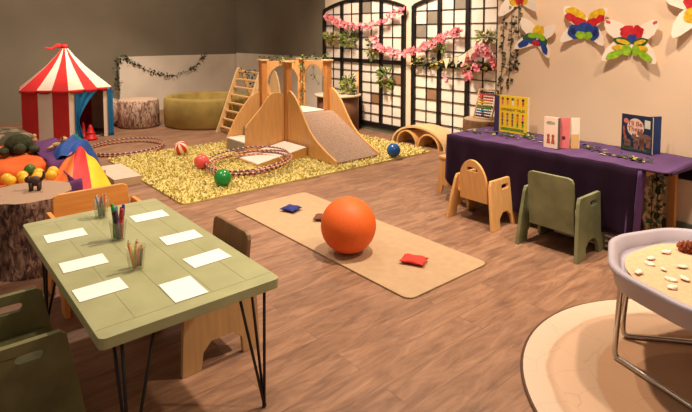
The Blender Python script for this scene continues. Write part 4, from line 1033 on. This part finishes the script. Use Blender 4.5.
for pos, c in ((.05, (204, 184, 160)), (.20, (200, 178, 152)), (.215, (184, 152, 122)), (.25, (196, 164, 134)), (.42, (188, 156, 126)), (.43, (178, 138, 102)), (.6, (184, 144, 108)), (.61, (164, 124, 92)), (.8, (170, 132, 98))):
    k = rp.color_ramp.elements.new(pos); k.color = lin(c)
L.new(gr.outputs['Fac'], rp.inputs['Fac'])
vo = nt.nodes.new('ShaderNodeTexVoronoi'); vo.feature = 'DISTANCE_TO_EDGE'; vo.inputs['Scale'].default_value = 7
cr = nt.nodes.new('ShaderNodeValToRGB'); cr.color_ramp.elements[0].position = .0; cr.color_ramp.elements[0].color = (.72, .68, .64, 1); cr.color_ramp.elements[1].position = .012; cr.color_ramp.elements[1].color = (1, 1, 1, 1)
mu = nt.nodes.new('ShaderNodeMixRGB'); mu.blend_type = 'MULTIPLY'; mu.inputs['Fac'].default_value = .55
L.new(va.outputs['Color'], vo.inputs['Vector']); L.new(vo.outputs['Distance'], cr.inputs['Fac']); L.new(rp.outputs['Color'], mu.inputs['Color1']); L.new(cr.outputs['Color'], mu.inputs['Color2']); L.new(mu.outputs['Color'], b.inputs['Base Color'])
rg = thing('round_rug', 'round rug printed like a cut tree trunk under the sand tray', 'rug', (-.468, 2.30, 0))
MB().lathe([(.785, 0), (.787, .005), (.78, .008)], 96).build('edge_binding', M('dark_binding', (92, 64, 48), .9), rg)
MB().lathe([(.776, .0085), (.001, .0086)], 96, cap=False).build('printed_top', m_rr, rg)

sd = thing('sand_tray', 'lilac grey octagonal sand tray on chrome tube legs', 'sand tray', (-.56, 2.455, 0))
m_tray = M('lilac_plastic', (172, 164, 172), .5, .04, 10)
def octa(ap, z, rnd_=.10, n=5):
    R = ap / cos(pi / 8); pts = []
    base = [(R * cos(.02 + k * pi / 4), R * sin(.02 + k * pi / 4)) for k in range(8)]
    for k in range(8):
        p = Vector(base[k]); a = (Vector(base[k - 1]) - p).normalized() * rnd_; c = (Vector(base[(k + 1) % 8]) - p).normalized() * rnd_
        for q in range(n + 1):
            t = q / n; w = (1 - t) ** 2 * (p + a) + 2 * t * (1 - t) * p + t * t * (p + c); pts.append((w.x, w.y, z))
    return pts
loops = [octa(0.409, .335), octa(0.424, .342), octa(0.437, .405), octa(0.447, .41), octa(0.449, .426), octa(0.439, .434), octa(0.419, .428), octa(0.406, .385), octa(0.393, .37)]
mb = MB(); N = len(loops[0])
vs = [p for l in loops for p in l]
mb.add(vs, [(i * N + k, i * N + (k + 1) % N, (i + 1) * N + (k + 1) % N, (i + 1) * N + k) for i in range(len(loops) - 1) for k in range(N)], 0, True)
mb.add(loops[0], [tuple(reversed(range(N)))]); mb.add(loops[-1], [tuple(range(N))])
mb.build('tray', m_tray, sd)
sp = MB(); sr = random.Random(2)
def sandz(x, y): return .395 + .006 * sin(x * 11 + 1) * cos(y * 9) + .004 * sin(x * 23 + y * 17)
rg_ = []
for r in [0.0, .08, .16, .24, .31, .355, .385]:
    for k in range(48):
        a = 2 * pi * k / 48; x, y = r * cos(a), r * sin(a); rg_.append((x, y, sandz(x, y) - (.012 if r > .38 else 0)))
sp.add(rg_, [(i * 48 + k, i * 48 + (k + 1) % 48, (i + 1) * 48 + (k + 1) % 48, (i + 1) * 48 + k) for i in range(6) for k in range(48)], 0, True)
s_ = sp.build('sand', M('play_sand', (222, 178, 138), .95, .08, 60, .25), sd); s_['kind'] = 'stuff'
def uframe(pts): return MB().tube(smoothpts(pts, 5), .011, 10)
uframe([(-.335, -.225, .345), (-.340, -.232, .2), (-.345, -.238, .06), (-.335, -.243, .022), (-.29, -.256, .0195), (-.05, -.335, .0195), (.12, -.39, .0195), (.16, -.395, .03), (.17, -.385, .1), (.15, -.335, .345)]).build('leg_frame', m_chrome, sd)
uframe([(-.375, -.03, .345), (-.385, -.045, .2), (-.390, -.055, .06), (-.378, -.047, .022), (-.34, -.015, .0195), (-.18, .115, .0195), (.06, .29, .0195), (.10, .32, .03), (.11, .325, .1), (.11, .32, .345)]).build('leg_frame', m_chrome, sd)
m_sh = M('shell_white', (246, 230, 208), .5, .06, 30)
shells = [(-.301, -.028, 'shell farthest left on the sand'), (-.280, -.097, 'shell just in front of the leftmost shell'), (-.27, .074, 'shell near the back edge of the sand'), (-.218, -.112, 'small shell in the middle of the sand'), (-.178, -.035, 'shell in front of the pine cone'), (-.268, -.241, 'half buried shell at the near left of the sand'), (-.164, -.199, 'shell behind the ribbed one'), (-.133, -.263, 'ribbed shell nearest the front rim'), (-.126, -.154, 'shell at the right edge of the picture on the sand')]
for i, (x, y, lab) in enumerate(shells):
    mb = MB(); k = .028 if i not in (3,) else .020
    for q in range(7):
        a = -1.1 + 2.2 * q / 7; b2 = -1.1 + 2.2 * (q + 1) / 7
        mb.add([(-k * .6, 0, 0), (k * cos(a) * 1.0 - .01, k * sin(a), .004), (k * cos((a + b2) / 2) * 1.08 - .01, k * sin((a + b2) / 2), .006), (k * cos(b2) - .01, k * sin(b2), .004), (0.002, k * .5 * sin((a + b2) / 2), .010)], [(0, 1, 4), (1, 2, 4), (2, 3, 4), (3, 0, 4)], 0, True)
    o = mb.build('sea_shell', m_sh, solid=.002); place(o, (-.56 + x, 2.455 + y, sandz(x, y) + .002), i * 1.3)
    tag(o, 'white ' + lab, 'shell', 'shells on the sand')
pcn = thing('pine_cone', 'reddish brown pine cone lying at the back of the sand', 'pine cone', (-.765, 2.63, .392), radians(35))
mb = MB()
for i in range(70):
    t = i / 70; a = i * 2.4; r = .026 * sin(pi * (.12 + .8 * t)); p = Vector(((t - .5) * .12, r * cos(a) * .6, .022 + r * sin(a) * .6)); d = Vector((.5, cos(a), sin(a)))
    mb.leaf(p, d, (1, 0, 0), .02, .02, 0)
mb.build('scales', M('cone_brown', (150, 72, 36), .6, .25, 30), pcn, fixn=False, solid=.003)
MB().sphere((0, 0, .022), (.058, .018, .018), 14, 8).build('core', M('cone_core', (96, 48, 28), .7), pcn)

# ------------------------------------------------------------------ light
w = bpy.data.worlds.new('world'); SC.world = w; w.use_nodes = True
w.node_tree.nodes['Background'].inputs['Color'].default_value = (1.0, .79, .64, 1); w.node_tree.nodes['Background'].inputs['Strength'].default_value = .30
def spot(loc, target, power, size=75, blend=.6, col=(1, .79, .62), r=.07):
    d = bpy.data.lights.new('ceiling_spot', 'SPOT'); d.energy = power; d.spot_size = radians(size); d.spot_blend = blend; d.color = col; d.shadow_soft_size = r
    o = bpy.data.objects.new('ceiling_spot', d); COL.objects.link(o); o.location = loc
    o.rotation_euler = (Vector(target) - Vector(loc)).to_track_quat('-Z', 'Y').to_euler(); return o
spot((-2.0, 2.35, 2.9), (-2.1, 1.8, 0), 330, 105, r=.06)
spot((-2.6, .9, 2.9), (-2.5, .8, 0), 70, 90)
spot((-.6, 3.0, 2.9), (-.8, 2.6, 0), 200, 100)
spot((-4.6, 3.4, 2.9), (-4.8, 3.2, 0), 280, 105)
spot((-4.6, 1.2, 2.9), (-4.7, 1.0, 0), 215, 100)
spot((-7.0, 2.4, 2.9), (-7.4, 2.2, 0.2), 260, 110)
spot((-4.6, 3.4, 2.9), (-4.9, 5.08, 1.0), 380, 90, r=.35)
spot((-1.5, 2.7, 2.9), (-1.5, 3.95, 1.4), 150, 105)
spot((-6.6, 1.6, 2.6), (-9.3, 2.4, 1.2), 170, 100)
SC.view_settings.view_transform = 'Standard'; SC.view_settings.look = 'None'; SC.view_settings.exposure = 0
